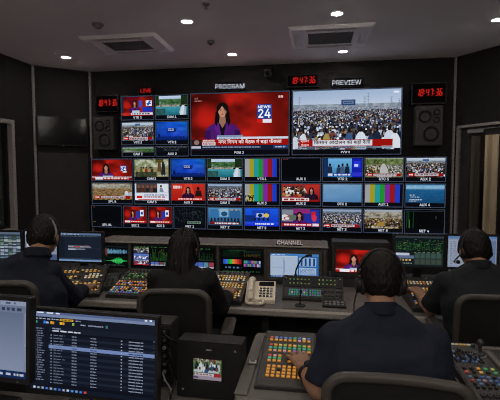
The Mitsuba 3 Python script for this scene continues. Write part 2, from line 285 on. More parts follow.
def crowd(p, v0, v1, big=.05, small=.012, seed=1, u0=0, u1=1, pal=PEOPLE, a=1.7, heads='1a1414'):
    r = random.Random(seed); v = v1
    while v > v0 - big:
        t = min(1, max(0, (v1 - v) / (v1 - v0))); s = small + (big - small) * t ** 1.3
        u = u0 + r.uniform(-1, 0) * s
        while u < u1:
            x, y = u + r.uniform(-.3, .3) * s, v + r.uniform(-.3, .3) * s; c = r.choice(pal)
            if u0 < x < u1:
                lo = max(v0, y - 1.9 * s)
                if y + .2 * s > lo:
                    w = .8 * s / a * r.uniform(.8, 1.2)
                    p.poly([(x - w, lo), (x + w, lo), (x + w * .95, y), (x + w * .4, y + .35 * s), (x - w * .4, y + .35 * s), (x - w * .95, y)], c, 1e-6)
                    if y + .3 * s > v0:
                        p.ell(x, y + .62 * s, .36 * s / a, .42 * s, r.choice([heads, heads, '4a3024', '2c1d18', 'dfe4ea', '7a5038']), 6, 1e-6)
            u += 1.55 * s / a * r.uniform(.7, 1.15)
        v -= s * .8; p.z += 3e-5
def trees(p, v, h, cols, seed, u0=0, u1=1, n=26):
    r = random.Random(seed)
    for k in range(n):
        u = u0 + (u1 - u0) * r.random(); s = h * r.uniform(.4, 1)
        p.ell(u, v + s * .4, s * .45, s * .6, r.choice(cols), 8, 3e-6)
    p.z += 1e-4
def lower(p, v=.06, h=.13, u0=.05, u1=.95, seed=3):
    p.rect(u0, v, u1, v + h, '94120e'); p.rect(u0, v, u0 + .14, v + h, 'b01c16'); p.bars(u0 + .02, v + .3 * h, u0 + .12, v + .7 * h, 'f2dede', seed, .8, 3)
    p.rect(u0 + .17, v + .15 * h, u1 - .12, v + .85 * h, 'c4c7ce'); p.bars(u0 + .19, v + .35 * h, u1 - .14, v + .65 * h, '5a2330', seed, .75, 9)
def c_program(p):
    red_bg(p, n=60)
    anchor(p, .328, .70, .124, 1.70)
    logo(p, .685, .47, .148, .325)
    p.text('LIVE', .035, .915, .022, 'c08880'); p.bars(.035, .87, .11, .888, 'b07870', 1, .8, 4); p.bars(.9, .9, .95, .94, 'd8b8b4', 2, .8, 3)
    p.rect(.27, .225, .54, .262, '7c8dab'); p.rect(.27, .19, 1, .228, 'c9d4e4'); p.bars(.29, .2, .52, .218, '5b6f96', 4, .8, 7)
    p.rect(0, .08, 1, .19, '98100c'); p.rect(0, .08, .11, .19, '2a1a1e'); p.ell(.055, .135, .028, .045, '907068'); news_tag(p, .115, .08, .14, .11)
    p.deva('नगर निगम की बैठक में बड़ा फैसला', .285, .095, .066, .65, 'ecdedd')
    p.rect(0, .0, 1, .08, '121d34'); p.rect(0, .025, .1, .07, 'b5bbc6'); p.bars(.12, .035, .72, .058, '8292ac', 5, .8, 26); p.rect(.85, .02, 1, .075, '24406f'); p.bars(.87, .035, .97, .058, 'a5b0c4', 8, .8, 3)
def c_preview(p):
    p.field(0, .6, 1, 1, 30, 12, lambda u, v: np.column_stack([196 - 46 * v + 10 * u, 208 - 36 * v + 8 * u, 224 - 22 * v + 6 * u]))
    p.speck(0, .70, 1, .77, ['5d6b78', '7a8794', '98a3ae', 'aab4c0'], 24, 4, 70)
    p.rect(.455, .745, .585, .84, '24406e'); p.rect(.47, .765, .57, .82, '62789a'); p.bars(.48, .785, .56, .8, '1c2f55', 3, .8, 4)
    for u in (.47, .57): p.rect(u, .66, u + .006, .75, '3a4658')
    for u, h in ((.055, .22), (.67, .20), (.70, .26), (.91, .18), (.98, .14)):
        p.rect(u, .66, u + .005, .68 + h, '7b8797')
        for k in range(3): p.rect(u - .014, .7 + h * (.5 + .2 * k), u + .019, .705 + h * (.5 + .2 * k), '7b8797')
    p.speck(0, 0, 1, .72, ['141a28', '2a3448', '4a566c', '6c788c'], 40, 3, 90, 2.0)
    p.speck(0, .55, 1, .72, ['3a4456', '5f6a7c', '8a94a4', 'b2bac6', '6a6058'], 70, 5, 150, 2.2)
    crowd(p, 0.0, .66, .080, .011, 11, a=1.7, pal=PEOPLE + ['10141e', '1a2030', '232b3e', '151a28', '2c3448', '3c4860', '181c28', '1c2638', '6f86a8'])
    for u, v, s, c in ((.64, .27, .085, 'd2dae4'), (.79, .28, .06, '1c263c'), (.90, .29, .085, 'c9d2de'), (.95, .24, .08, 'd5dce6'), (.53, .26, .06, '3a5684'), (.1, .25, .055, 'cfd6e0'), (.32, .25, .06, 'a08a50'), (.02, .2, .05, 'c5cedb'), (.73, .22, .055, '22304c')):
        p.poly([(u - .62 * s, 0.02), (u + .62 * s, .02), (u + .58 * s, v - .07), (u + .35 * s, v), (u + .12 * s, v + .03), (u - .12 * s, v + .03), (u - .35 * s, v), (u - .58 * s, v - .07)], c); p.ell(u, v + .065, .2 * s, .045, '1a1412')
    p.rect(.06, .055, .93, .17, '98120e'); p.rect(.065, .055, .165, .17, 'a81812'); p.deva('ब्रेकिंग', .075, .115, .042, .08, 'e4cccc'); p.bars(.08, .07, .155, .095, 'd8b8b6', 2, .8, 4)
    p.rect(.19, .065, .745, .16, 'd2d6de'); p.deva('किसान आंदोलन की बड़ी रैली', .2, .078, .062, .53, '401a26')
    p.rect(.07, .025, .93, .05, '7c8696'); p.bars(.09, .03, .75, .044, '3a4458', 9, .8, 20); p.bars(.93, .93, .98, .96, 'f0f4f8', 3, .8, 3)
def c_anchor_studio(p):
    red_bg(p); p.poly([(.1, 1), (.6, 1), (.36, .45)], '5d0a18'); p.rect(.0, 0, .06, 1, '26243a')
    p.rect(.55, .45, .66, .8, '3a4fb8'); p.rect(.66, .2, .98, .45, '1b35b0'); p.rect(.78, .5, .97, .8, 'e4eaf4'); p.poly([(.8, .52), (.86, .52), (.95, .78), (.88, .78)], '2a58b0'); p.rect(.8, .6, .94, .66, '2a58b0')
    anchor(p, .42, .68, .12); p.rect(.34, .16, .58, .28, 'b9c4d6'); p.rect(0, .04, 1, .16, 'd8dce6'); p.rect(0, .04, .3, .16, 'b02a1c'); p.bars(.33, .07, .9, .13, '3a3450', 3, .7, 7)
def c_anchor_red(p):
    red_bg(p); anchor(p, .36, .62, .15); logo(p, .72, .36, .16, .34); p.rect(.28, .12, .54, .2, '9fb0c8'); p.rect(0, .0, 1, .13, '9a120e'); p.rect(.08, .01, .28, .12, 'd8dce2'); p.bars(.3, .03, .92, .1, 'ead6d4', 6, .7, 9); p.rect(0, .12, 1, .145, 'd9e0ea')
def c_anchor_small(p):
    red_bg(p); p.rect(.55, .3, .72, .75, '26379a'); p.rect(.72, .45, .88, .82, 'dfe5ee'); p.rect(.75, .55, .85, .7, '2848a0'); anchor(p, .4, .66, .14); p.rect(0, .06, 1, .2, 'b51812'); p.rect(.05, .08, .28, .18, 'e5e2e0'); p.bars(.32, .1, .92, .16, 'f0d9c8', 5, .7, 8); p.rect(0, 0, 1, .06, '3a1a20')
def c_pool(p):
    p.vgrad(0, .7, 1, 1, 'b4c3dc', 'c4d2e4'); p.speck(0, .5, 1, .84, ['16301c', '24482a', '41693a', '5a7a58', 'a8b8b8'], 14, 8, 36, 2.0); p.vgrad(.2, .84, .8, 1, 'a9bcd8', 'bfd0e6')
    p.speck(0, .40, .75, .55, ['3a3a34', '8a8a80', 'c9c4b6', '4a3430'], 20, 3, 30, 2.2)
    p.field(0, 0, 1, .44, 26, 12, lambda u, v: np.column_stack([32 + 30 * v, 108 + 40 * v, 124 + 40 * v]) + (meshkit.fbm(np.column_stack([u * 9, v * 14, u * 0]), 3)[:, None] - .5) * 50)
    p.speck(0, 0, .3, .34, ['1e3a3a', '2c5654', '3f7078'], 10, 4, 14); p.speck(.8, .55, 1, 1, ['10180f', '1a2c1a', '24401f'], 12, 5, 12); p.speck(0, .5, .1, 1, ['16241a', '2a4a24'], 12, 6, 8)
    p.poly([(.76, 0), (.96, 0), (.95, .38), (.9, .5), (.84, .52), (.79, .38)], 'cfd8e2'); p.poly([(.88, 0), (.96, 0), (.95, .38), (.9, .5)], 'a9b6c4'); p.ell(.845, .6, .04, .09, '2a1a16', 8); p.poly([(.74, .1), (.78, .1), (.83, .42), (.8, .42)], 'b8c4d0')
def c_crowd_low(p, seed=5):
    p.vgrad(0, .7, 1, 1, '9aa8ba', 'bcc8d4'); p.speck(0, .72, 1, .86, ['3a444c', '5c6872', '9aa4ae', 'b0bac4'], 18, seed, 40); p.rect(.42, .84, .58, .94, '3c5f8c'); p.speck(0, 0, 1, .76, ['1a1812', '3a352c', '6a6252', '8a8478'], 24, seed, 44, 2.2); crowd(p, .0, .70, .12, .035, seed, pal=PEOPLE + ['8a7a5c', '6a5c44', '1c1814', '2a241c']); lower(p, .05, .16, seed=seed)
def c_crowd_plain(p, seed=6, lo=True):
    p.vgrad(0, .75, 1, 1, 'aab8ca', '8398b6'); p.speck(0, .76, 1, .88, ['3a4652', '5c6874', '8a96a4'], 18, seed, 40); p.speck(0, 0, 1, .8, ['161c2a', '2c3648', '566276', '8a96a8'], 26, seed, 44, 2.2); crowd(p, .0, .74, .11, .03, seed)
    if lo: lower(p, .03, .16, seed=seed)
def c_blue_logo(p):
    p.field(0, 0, 1, 1, 26, 16, lambda u, v: np.column_stack([16 + 14 * u, 50 + 42 * u * v + 18 * v, 150 + 60 * np.sin(u * 2.6) * (.4 + .6 * v)]) + (meshkit.fbm(np.column_stack([u * 5, v * 5, u * 0 + 3]), 2)[:, None] - .5) * 50)
    p.poly([(.34, .42), (.62, .45), (.66, .66), (.38, .68)], '122a78'); p.rect(.38, .53, .56, .65, 'b5bccc'); p.bars(.39, .56, .55, .63, '24408c', 1, .75, 4); p.vgrad(0, 0, 1, .2, '08164a', '10308a'); p.ell(.09, .25, .04, .13, '0a1a46'); p.bars(.05, .14, .9, .22, '0b1c50', 3, .6, 14)
def c_green_road(p):
    p.vgrad(0, .8, 1, 1, 'a8b2b8', '8f9fa4'); p.speck(0, .3, 1, .85, ['142a14', '24481f', '3f6d34', '5a8244', '8a9a80'], 12, 9, 40, 2.0); p.speck(0, 0, 1, .42, ['1f3a1c', '36562f', '5a6a50'], 10, 3, 24); p.poly([(.0, .0), (.7, 0), (.35, .4), (.05, .42)], '6e756c'); p.poly([(.08, .25), (.3, .22), (.25, .36), (.1, .38)], 'afb6b4')
def c_dark_map(p, green=False):
    p.rect(0, 0, 1, 1, '0b0e13'); r = random.Random(4)
    for k in range(70):
        u, v = r.random() * .9 + .03, r.random() * .8 + .15; p.rect(u, v, u + r.uniform(.01, .09), v + .012, r.choice(['2b323b', '3c4650', '20272e']), 1e-6); p.rect(u, v, u + .008, min(.97, v + r.uniform(.02, .16)), r.choice(['2b323b', '39424c']), 1e-6)
    p.rect(.42, .06, .86, .2, '6f8a7c'); p.bars(.44, .09, .84, .17, '2c4038', 2, .7, 7)
def c_dim_cam(p):
    p.rect(0, 0, 1, 1, '0e1217'); p.rect(.03, .9, .97, .98, '39424c'); p.poly([(.25, .3), (.7, .3), (.62, .7), (.33, .75)], '1c252c'); p.bars(.22, .34, .72, .4, '4a565e', 4, .6, 8); p.poly([(.3, .4), (.34, .4), (.28, .72), (.22, .72)], '3c464e'); p.poly([(.62, .4), (.66, .4), (.74, .75), (.68, .75)], '3c464e'); p.bars(.05, .9, .95, .96, '8a7460', 3, .5, 7)
def c_park(p):
    p.speck(0, .5, 1, 1, ['5a6440', '7c8660', 'a0a688', 'c6cabc', '96a08a'], 9, 6, 34, 1.8); p.speck(0, 0, 1, .55, ['4a4a30', '7a7850', '9a9468', '5a5c3c'], 9, 2, 34, 1.8); p.poly([(.68, .3), (.8, .3), (.77, 1), (.7, 1)], '5b4628'); p.speck(.62, .82, .86, 1, ['3a341c', '6b6030'], 12, 4, 10)
    for u, c in ((.27, 'b0934e'), (.35, '7a2e2a'), (.47, 'a08250'), (.52, '3c2f28'), (.2, '4a5a30')):
        p.poly([(u - .05, .2), (u + .05, .2), (u + .035, .46), (u - .035, .46)], c); p.ell(u, .53, .025, .06, '2a1a14', 7)
    p.poly([(.78, .05), (.92, .05), (.9, .75), (.82, .78)], '20242a'); p.ell(.85, .8, .03, .07, '1a1210'); p.speck(.03, 0, .66, .28, ['1a1c12', '34382a', '4c5438', '14140c'], 14, 7, 26, 2.0); p.bars(.7, .05, .98, .12, 'a9aca0', 3, .7, 4)
def c_bars(p):
    for k, c in enumerate(['9a9c9e', '9e9626', '22949a', '1f9032', '7c269c', '93181d', '203abc', '0a0c10']): p.rect(k * .134, 0, min(1, (k + 1) * .134), 1, c, 1e-6)
def c_bars_crowd(p):
    c_bars(p); r = random.Random(3)
    for k in range(60): p.ell(r.random() * .26, r.random() * .38, .022, .04, r.choice(['15120c', '2a2414', 'c4b84a', '3a3018']), 6, 2e-6)
def c_black(p): p.rect(0, 0, 1, 1, '07080b'); p.bars(.02, .94, .16, .97, '9a2a24', 1, .6, 3)
def c_black_yellow(p): p.rect(0, 0, 1, 1, '08090c'); p.rect(.03, .06, .12, .1, '8c7420'); p.rect(.03, .94, .1, .97, '6a3a20')
def c_black_green(p):
    p.rect(0, 0, 1, 1, '06080a')
    for u in (.03, .08, .2): p.rect(u, .04, u + .018, .95, '1e4424', 1e-6)
    p.rect(.02, .95, .98, .97, '343a40'); p.rect(.1, .05, .12, .5, '3a7a30'); p.rect(.79, .55, .81, .7, '3a404a'); p.rect(.4, .2, .41, .22, '5a606a'); p.rect(.62, .35, .63, .37, '5a606a')
def c_house(p):
    p.speck(0, .6, 1, 1, ['5a5448', '8a8676', 'b0aea0', '6a5c48'], 12, 3, 34, 1.8); p.speck(0, 0, 1, .7, ['2a241c', '5a4834', '8a6c44', 'a88a5c', '3a3026'], 26, 5, 44, 2.2)
    p.poly([(.75, .25), (1, .25), (1, .5), (.9, .45)], 'a8acb4'); p.ell(.86, .42, .045, .14, 'c8ccd4', 7); p.ell(.2, .85, .18, .07, 'a6a8a0'); lower(p, .07, .17, seed=9); p.rect(0, 0, 1, .07, '4a4028'); p.bars(.05, .01, .95, .06, 'a08a3a', 5, .6, 9)
def c_news_white(p):
    p.rect(0, 0, 1, 1, 'c3cbd9'); p.rect(.04, .45, .66, 1, '4a3c3c'); r = random.Random(2)
    for u, c in ((.12, '3a2c2a'), (.24, '4a2a20'), (.38, '20242e'), (.5, '5a3a30'), (.6, '1c1e26')): p.poly([(u - .07, .45), (u + .07, .45), (u + .05, .75), (u - .05, .75)], c); p.ell(u, .82, .035, .09, '7a503c')
    p.rect(.7, .5, .98, .98, 'd6dbe4'); p.ell(.78, .85, .03, .08, '2a2430'); p.poly([(.73, .5), (.86, .5), (.82, .75), (.75, .75)], '7a8496'); p.rect(0, .1, 1, .45, 'd3dae6'); p.rect(.06, .12, .22, .26, 'c02018'); p.bars(.28, .28, .94, .36, '7080a0', 3, .7, 8); p.bars(.28, .16, .9, .24, 'a04048', 4, .7, 7); p.rect(0, 0, 1, .1, 'e8ebf2'); p.rect(.1, .01, .9, .06, 'b8282a')
def c_red_two(p):
    p.vgrad(0, 0, 1, 1, 'a01a12', 'c23022'); p.poly([(.3, .2), (.7, .2), (.6, 1), (.4, 1)], 'd0402c'); anchor(p, .5, .68, .13, jacket='2a1030'); p.ell(.8, .72, .045, .11, '1a1012'); p.poly([(.7, .25), (.92, .25), (.88, .6), (.74, .6)], '201416'); p.ell(.14, .8, .08, .1, 'd8a8a0'); p.bars(.05, .72, .3, .88, 'e4c4c0', 3, .7, 3); p.rect(0, .04, 1, .16, 'b8140f'); p.bars(.2, .06, .9, .13, 'f0dcd8', 3, .75, 8)
def c_red_group(p):
    p.vgrad(0, 0, 1, 1, '8a1210', 'b5302a'); p.rect(.05, .3, .62, .95, '7a3030'); crowd(p, .3, .8, .16, .1, 3, .05, .62, ['c9b0a0', '8a2a22', 'd8d8d8', 'a86a3a', '30242a'])
    anchor(p, .78, .68, .12, jacket='241226'); p.rect(0, .04, .72, .22, 'd9d4d6'); p.bars(.05, .08, .68, .18, '8a2a30', 2, .7, 6)
def c_blue_people(p):
    p.vgrad(0, 0, 1, 1, '2f6fa8', '6aaede'); p.rect(.0, 0, .12, 1, '16305c'); p.rect(.74, 0, 1, 1, '1420a8'); p.rect(.78, .5, .96, .85, '2434d4'); p.rect(.8, .55, .9, .7, 'c0ccf0'); p.rect(.3, .5, .7, .85, '5fa3cf')
    for u, c, s in ((.17, '1c2a40', 1.), (.4, '203a5c', .9), (.5, '3f5878', 1.), (.62, '14243c', 1.)): p.poly([(u - .07, .1), (u + .07, .1), (u + .05, .58 * s), (u - .05, .58 * s)], c); p.ell(u, .66 * s, .03, .08, '20140f')
    p.rect(.1, .06, .75, .2, '1c3f9a'); p.bars(.28, .09, .72, .17, 'd5def4', 2, .75, 7); p.rect(.12, .07, .24, .19, 'd0d8e8'); p.rect(.72, .05, 1, .25, '2c34c4')
def c_road(p):
    p.vgrad(0, .75, 1, 1, '7a8668', '98a48c'); p.speck(0, .62, 1, .95, ['2a381c', '4a5a2e', '6f7f4c', '93a07a'], 12, 4, 34, 1.8); p.speck(0, 0, 1, .68, ['2c2e22', '5c6048', '8a8c74', '4a4634'], 16, 5, 34, 2.0); p.poly([(.3, 0), (.72, 0), (.52, .70), (.44, .70)], 'b0b4b2'); p.poly([(.76, 0), (1, .12), (1, .26), (.56, .68)], '9a9f98'); p.poly([(0, .1), (.2, .15), (.42, .68), (.34, .68)], '8a7a4c')
    crowd(p, .1, .60, .09, .035, 7, .02, .38, ['a8905a', '303428', '6a603a', '20241c', 'b8b8b0']); crowd(p, .1, .58, .08, .035, 8, .62, .98, ['b8bcbc', '5a604a', '7a7a64', '30342c']); lower(p, .05, .15, seed=4)
def c_haze(p): p.field(0, 0, 1, 1, 20, 12, lambda u, v: np.column_stack([90 + 28 * v - 10 * u, 136 + 24 * v - 8 * u, 180 + 14 * v - 5 * u]) + (meshkit.fbm(np.column_stack([u * 3, v * 3, u * 0]), 2)[:, None] - .5) * 14)
def c_sea(p):
    p.vgrad(0, .72, 1, 1, '8ab0cc', '4a8cbc'); p.speck(0, .8, 1, .95, ['5a94c0', '8ab4d0', '6aa0c8'], 8, 3, 20); p.field(0, 0, 1, .76, 24, 14, lambda u, v: np.column_stack([20 + 10 * v, 70 + 22 * v, 112 + 28 * v]) + (meshkit.fbm(np.column_stack([u * 12, v * 24, u * 0]), 2)[:, None] - .5) * 22); p.rect(0, .75, 1, .79, '6a9ab8')
    p.bars(.1, .4, .26, .45, 'b8c6d4', 2, .6, 3); p.bars(.12, .3, .36, .34, 'b8c6d4', 3, .6, 4); p.bars(.1, .15, .45, .2, 'c8d2dc', 4, .7, 6); p.bars(.08, .08, .3, .115, 'b8c6d4', 5, .7, 4)
def c_blue_room(p):
    p.vgrad(0, 0, 1, 1, '1d466c', '4a86b8'); p.rect(.06, .35, .3, .92, '356ea4'); p.rect(.34, .5, .6, .95, '7fb4d8'); p.ell(.48, .66, .1, .14, '274a6a'); p.rect(.64, .3, .95, .9, '2c5f92'); r = random.Random(6)
    for k in range(9): u = .1 + .1 * k; p.ell(u, .36, .03, .08, '18222e'); p.poly([(u - .05, .12), (u + .05, .12), (u + .03, .3), (u - .03, .3)], r.choice(['1c2a3c', '2a3e56', '101a28']))
    p.rect(.05, .05, .92, .2, '701818'); p.bars(.2, .08, .9, .16, 'd5dbe6', 4, .75, 8); p.bars(.3, .86, .95, .92, 'b89a70', 5, .6, 7)
def c_bright_blue(p):
    p.vgrad(0, 0, 1, 1, '0c2cb8', '1c58e0'); p.rect(.2, .35, .75, .9, '1840b0'); p.rect(.34, .5, .56, .72, 'a8bce4'); p.ell(.64, .6, .08, .12, 'd8b84a'); p.ell(.45, .6, .07, .1, '12204c'); p.rect(.0, .25, .3, .6, '102c78')
    for u in (.3, .42, .55, .68): p.ell(u, .38, .035, .09, '101a34')
    p.vgrad(0, 0, 1, .22, '1424c8', '2c4ae0'); p.bars(.3, .08, .85, .17, 'd0dcf8', 4, .75, 7)
def c_purple_anchor(p):
    p.rect(0, 0, 1, 1, '3a1c50'); p.rect(0, .3, .3, .95, '7a8490'); trees(p, .4, .3, ['b04a4a', '5a6a60', 'd0d4d8'], 4, 0, .3, 12); p.rect(.6, .2, 1, .95, '20309a'); p.rect(.78, .55, .9, .85, 'c0202a'); p.ell(.86, .5, .07, .2, 'd0304a'); p.rect(.3, .75, .75, 1, '8a2a70'); anchor(p, .47, .66, .15); p.rect(0, .04, 1, .2, 'b01c20'); p.rect(.82, .05, .98, .19, 'd8dce8'); p.bars(.06, .08, .78, .16, 'f0dce0', 3, .75, 9)
def c_town(p):
    p.vgrad(0, .7, 1, 1, '7d8894', 'a2abb4'); p.speck(0, .45, 1, .9, ['3a342a', '6a6050', '9a9484', 'b0b0a8', '504838'], 11, 8, 36, 2.2); p.speck(0, 0, 1, .55, ['1c1812', '4a3e2a', '8a7040', 'b09458', '2c261c'], 13, 9, 36, 2.3)
    crowd(p, .0, .48, .13, .06, 9, pal=['88703a', '54452c', '2a2620', 'a89870', '6a6f78', '2a2420'])
    p.poly([(.34, .12), (.56, .14), (.52, .33), (.38, .36)], '9a7a34'); p.bars(.1, .03, .9, .1, 'a8a290', 4, .6, 8)
# desk screens
def ui_files(p):
    p.rect(0, 0, 1, 1, '10131c'); p.rect(0, .93, 1, 1, '7483a4'); p.rect(0, .965, 1, 1, '56648a'); p.bars(.02, .974, .25, .99, 'dfe4ee', 1, .7, 4); p.bars(.92, .97, .99, .99, 'dfe4ee', 2, .5, 3)
    p.rect(0, .81, 1, .93, '171b27'); p.bars(.02, .9, .24, .912, 'a7b0c4', 3, .7, 7); p.rect(.25, .893, .36, .92, 'd9a52c'); p.bars(.26, .9, .35, .912, '30240c', 2, .7, 5); p.bars(.38, .9, .42, .912, '9aa4b8', 2, .7, 2)
    for u, c in ((.02, '5f7a50'), (.045, '3f8a6a'), (.115, '3a7be0'), (.17, 'e0a02c'), (.185, 'c08a2a'), (.25, 'e0b83a'), (.27, 'd89a2c'), (.35, '8ab04a'), (.62, '3a6a70')): p.rect(u, .845, u + .018, .88, c, 1e-6)
    p.bars(.135, .85, .16, .87, 'a8c0ea', 2, .8, 2); p.bars(.42, .853, .46, .868, '9aa4b8', 3, .8, 2); p.bars(.48, .853, .6, .868, '8a94aa', 4, .8, 8); p.bars(.9, .77, .97, .79, 'd0d6e4', 5, .8, 2); p.rect(.985, .6, .995, .78, '4a5878')
    p.rect(0, .06, .16, .81, '151924'); r = random.Random(3)
    for k in range(22):
        v = .775 - k * .031; p.rect(.03 + .012 * (k % 3 > 0), v, .04 + .012 * (k % 3 > 0), v + .014, r.choice(['b05a3a', 'a08040', '7a3030', '506080']), 1e-6); p.bars(.05 + .012 * (k % 3 > 0), v, .05 + r.uniform(.04, .08), v + .011, '7f8aa2', k, .75, 3)
    p.rect(.16, .745, 1, .81, '1a1f2c'); p.bars(.19, .755, .42, .772, 'c5ccdc', 6, .85, 5); p.bars(.19, .785, .26, .8, '8a94aa', 6, .8, 3)
    for k in range(17):
        v = .70 - k * .0375; p.rect(.16, v - .008, 1, v + .026, '1d2331' if k % 2 else '141824', 1e-6)
        if k == 4: p.rect(.16, v - .012, 1, v + .032, '7287b8', 2e-6)
        c = '868fa2' if k != 4 else '2c3854'
        p.rect(.175, v, .184, v + .012, '9aa4b4', 3e-6)
        p.bars(.2, v + .002, .2 + r.uniform(.05, .1), v + .012, '6c7588', k, .8, 3); p.bars(.35, v + .002, .39, v + .012, c, k + 30, .85, 2); p.bars(.5, v + .002, .55, v + .012, c, k + 60, .85, 2); p.rect(.74, v + .002, .75, v + .014, 'a8b0c0', 3e-6); p.bars(.8, v + .001, .91, v + .013, c, k + 90, .9, 3)
    p.rect(0, 0, 1, .055, '141a26')
    for k, c in enumerate(['c8d0dc', '8fa0b8', '9aa8bc', '4a7ad0', 'a0acc0', '5a8ac0', '3a6ac8', '98a4b8', 'c0c8d4', '4a8ad8', '7a98c8', '3a7ad8', 'd04a3a']): p.rect(.03 + k * .035, .014, .05 + k * .035, .04, c, 1e-6)
def ui_doc(p):
    p.rect(0, 0, 1, 1, '8f9db8'); p.rect(0, .94, 1, 1, 'a5b2cc'); p.bars(.05, .955, .9, .98, '56637e', 3, .6, 12); p.rect(0, .85, 1, .94, '7f8dab'); p.bars(.05, .87, .95, .91, '3a465e', 4, .6, 14); p.vgrad(0, .1, .9, .85, '5f708f', '8a9ab8'); p.rect(.0, .1, .4, .85, '6f80a2'); p.rect(.4, .1, .72, .85, '0e1626'); p.vgrad(.74, .1, .97, .85, '9aa8c4', '71809e'); p.rect(0, 0, 1, .09, '1c3566'); p.bars(.75, .03, .97, .06, 'd8e0f0', 2, .6, 5)
def ui_timeline(p):
    p.rect(0, 0, 1, 1, '1b2330'); p.rect(0, .93, 1, 1, '5a7290'); p.bars(.03, .95, .5, .97, 'c8d4e2', 2, .6, 8); p.rect(0, .86, 1, .93, '26303e'); p.bars(.05, .88, .9, .9, '5f6d80', 4, .5, 12); p.rect(0, .1, .14, .86, '171e29'); p.rect(.14, .45, .98, .46, '2c3644')
    p.rect(.22, .49, .6, .55, '8a8f9c'); p.rect(.36, .5, .5, .54, 'b04a4a'); p.rect(.6, .5, .72, .56, '9a6a70'); p.rect(.22, .4, .4, .45, 'a8b4c6'); p.rect(.4, .41, .62, .45, '7a8698'); p.rect(.62, .48, .76, .53, '6a7888'); p.rect(0, 0, 1, .05, '7fa0cc'); p.rect(0, .05, 1, .1, '34465e')
    for k in range(8): p.rect(.14, .12 + .09 * k, .98, .122 + .09 * k, '273140', 1e-6)
def ui_edit(p):
    p.rect(0, 0, 1, 1, '2b3340'); p.rect(0, .92, 1, 1, '5f6e84'); r = random.Random(5)
    for i in range(7):
        for j in range(9): u, v = .03 + .107 * j, .06 + .12 * i; p.rect(u, v, u + .095, v + .085, r.choice(['56687e', '8a9aae', '3c4a5c', '6f8a7a', 'a8b0bc', '475a70', '39443a']), 1e-6); p.rect(u, v, u + .095, v + .02, r.choice(['c4ccd8', '5a7a60', '98a4b4']), 1e-6)
    p.rect(0, .45, 1, .48, 'aab4c4'); p.rect(0, .7, 1, .72, '8fa08c')
def ui_red(p):
    p.rect(0, 0, 1, 1, '93a0bc'); p.rect(0, .9, 1, 1, 'b0bccf'); p.rect(.05, .3, .8, .75, 'a03038'); p.rect(.05, .45, .6, .55, 'd8dce4'); p.rect(.6, .3, .9, .6, '6f3048'); p.rect(0, 0, 1, .2, '50608a')
def ui_wave(p):
    p.rect(0, 0, 1, 1, '070b0b'); r = random.Random(9)
    p.rect(0, .42, 1, .425, '1c5a30'); p.rect(.02, .9, .98, .93, '1e2a2c')
    for k in range(60):
        u = .02 + .016 * k; h = (.05 + .13 * abs(math.sin(k * .4)) * r.uniform(.4, 1)) ; p.rect(u, .67 - h * .6, u + .012, .67 + h, r.choice(['4a86a8', '6aa8c8', '3a6a88', '8ab8d0']), 1e-6)
    for k in range(60):
        u = .02 + .016 * k; h = .01 + (.17 * math.exp(-((k - 38) / 13) ** 2)) * r.uniform(.35, 1); p.rect(u, .26 - h, u + .012, .26 + h, r.choice(['2fd05a', '24b048', '4ae878']), 1e-6)
    p.rect(.02, .5, .18, .85, '6a3428'); p.rect(.03, .55, .1, .8, '8a3a4a'); p.bars(.05, .04, .9, .07, '4a5a58', 2, .6, 9)
def ui_multi(p):
    p.rect(0, 0, 1, 1, '07090b'); r = random.Random(12)
    for u, v, w, h, c in ((.03, .66, .42, .25, '7a9a6a'), (.03, .36, .42, .27, '5a7ac8'), (.03, .1, .42, .24, '8a98b8')): p.rect(u, v, u + w, v + h, c)
    crowd(p, .66, .85, .1, .06, 3, .04, .44); crowd(p, .38, .5, .09, .05, 5, .04, .44, ['e6ecf8', '3a4a9a', '9ab0e8']); p.rect(.03, .1, .45, .15, 'b02a30'); crowd(p, .15, .27, .08, .05, 6, .04, .44, ['d8dcec', '2a3050', 'a03a44'])
    for k in range(22): u = .5 + .021 * k; h = r.uniform(.1, .55); p.rect(u, .32, u + .006, .32 + h, '2f6a2c', 1e-6); p.rect(u, .32 + h * .9, u + .008, .32 + h, r.choice(['8a9030', '488a3a']), 1e-6)
    for k in range(4): p.rect(.5 + .115 * k, .1, .6 + .115 * k, .27, r.choice(['5a6ab0', '7a3a44', '4a7a6a', '8a8fa8']), 1e-6); p.rect(.5 + .115 * k, .1, .6 + .115 * k, .14, 'b8c0d0', 1e-6)
    p.bars(.05, .94, .95, .965, '4a8a50', 3, .5, 10)
def ui_meters(p):
    p.rect(0, 0, 1, 1, '060808'); r = random.Random(14)
    for k in range(24): u = .03 + .0395 * k; h = r.uniform(.1, .4); p.rect(u, .47, u + .006, .47 + h, '2a5a2c', 1e-6); p.rect(u, .45, u + .03, .465, '4a5a50', 1e-6)
    for k in range(7): u = .04 + .135 * k; p.rect(u, .1, u + .12, .36, r.choice(['4a6ab8', '9a3a48', '5a8aa0', 'b0b8c8', '3a4a78']), 1e-6); p.rect(u, .1, u + .12, .16, 'a8b4c8', 1e-6)
    p.bars(.05, .93, .9, .955, '3a8a48', 3, .5, 9)
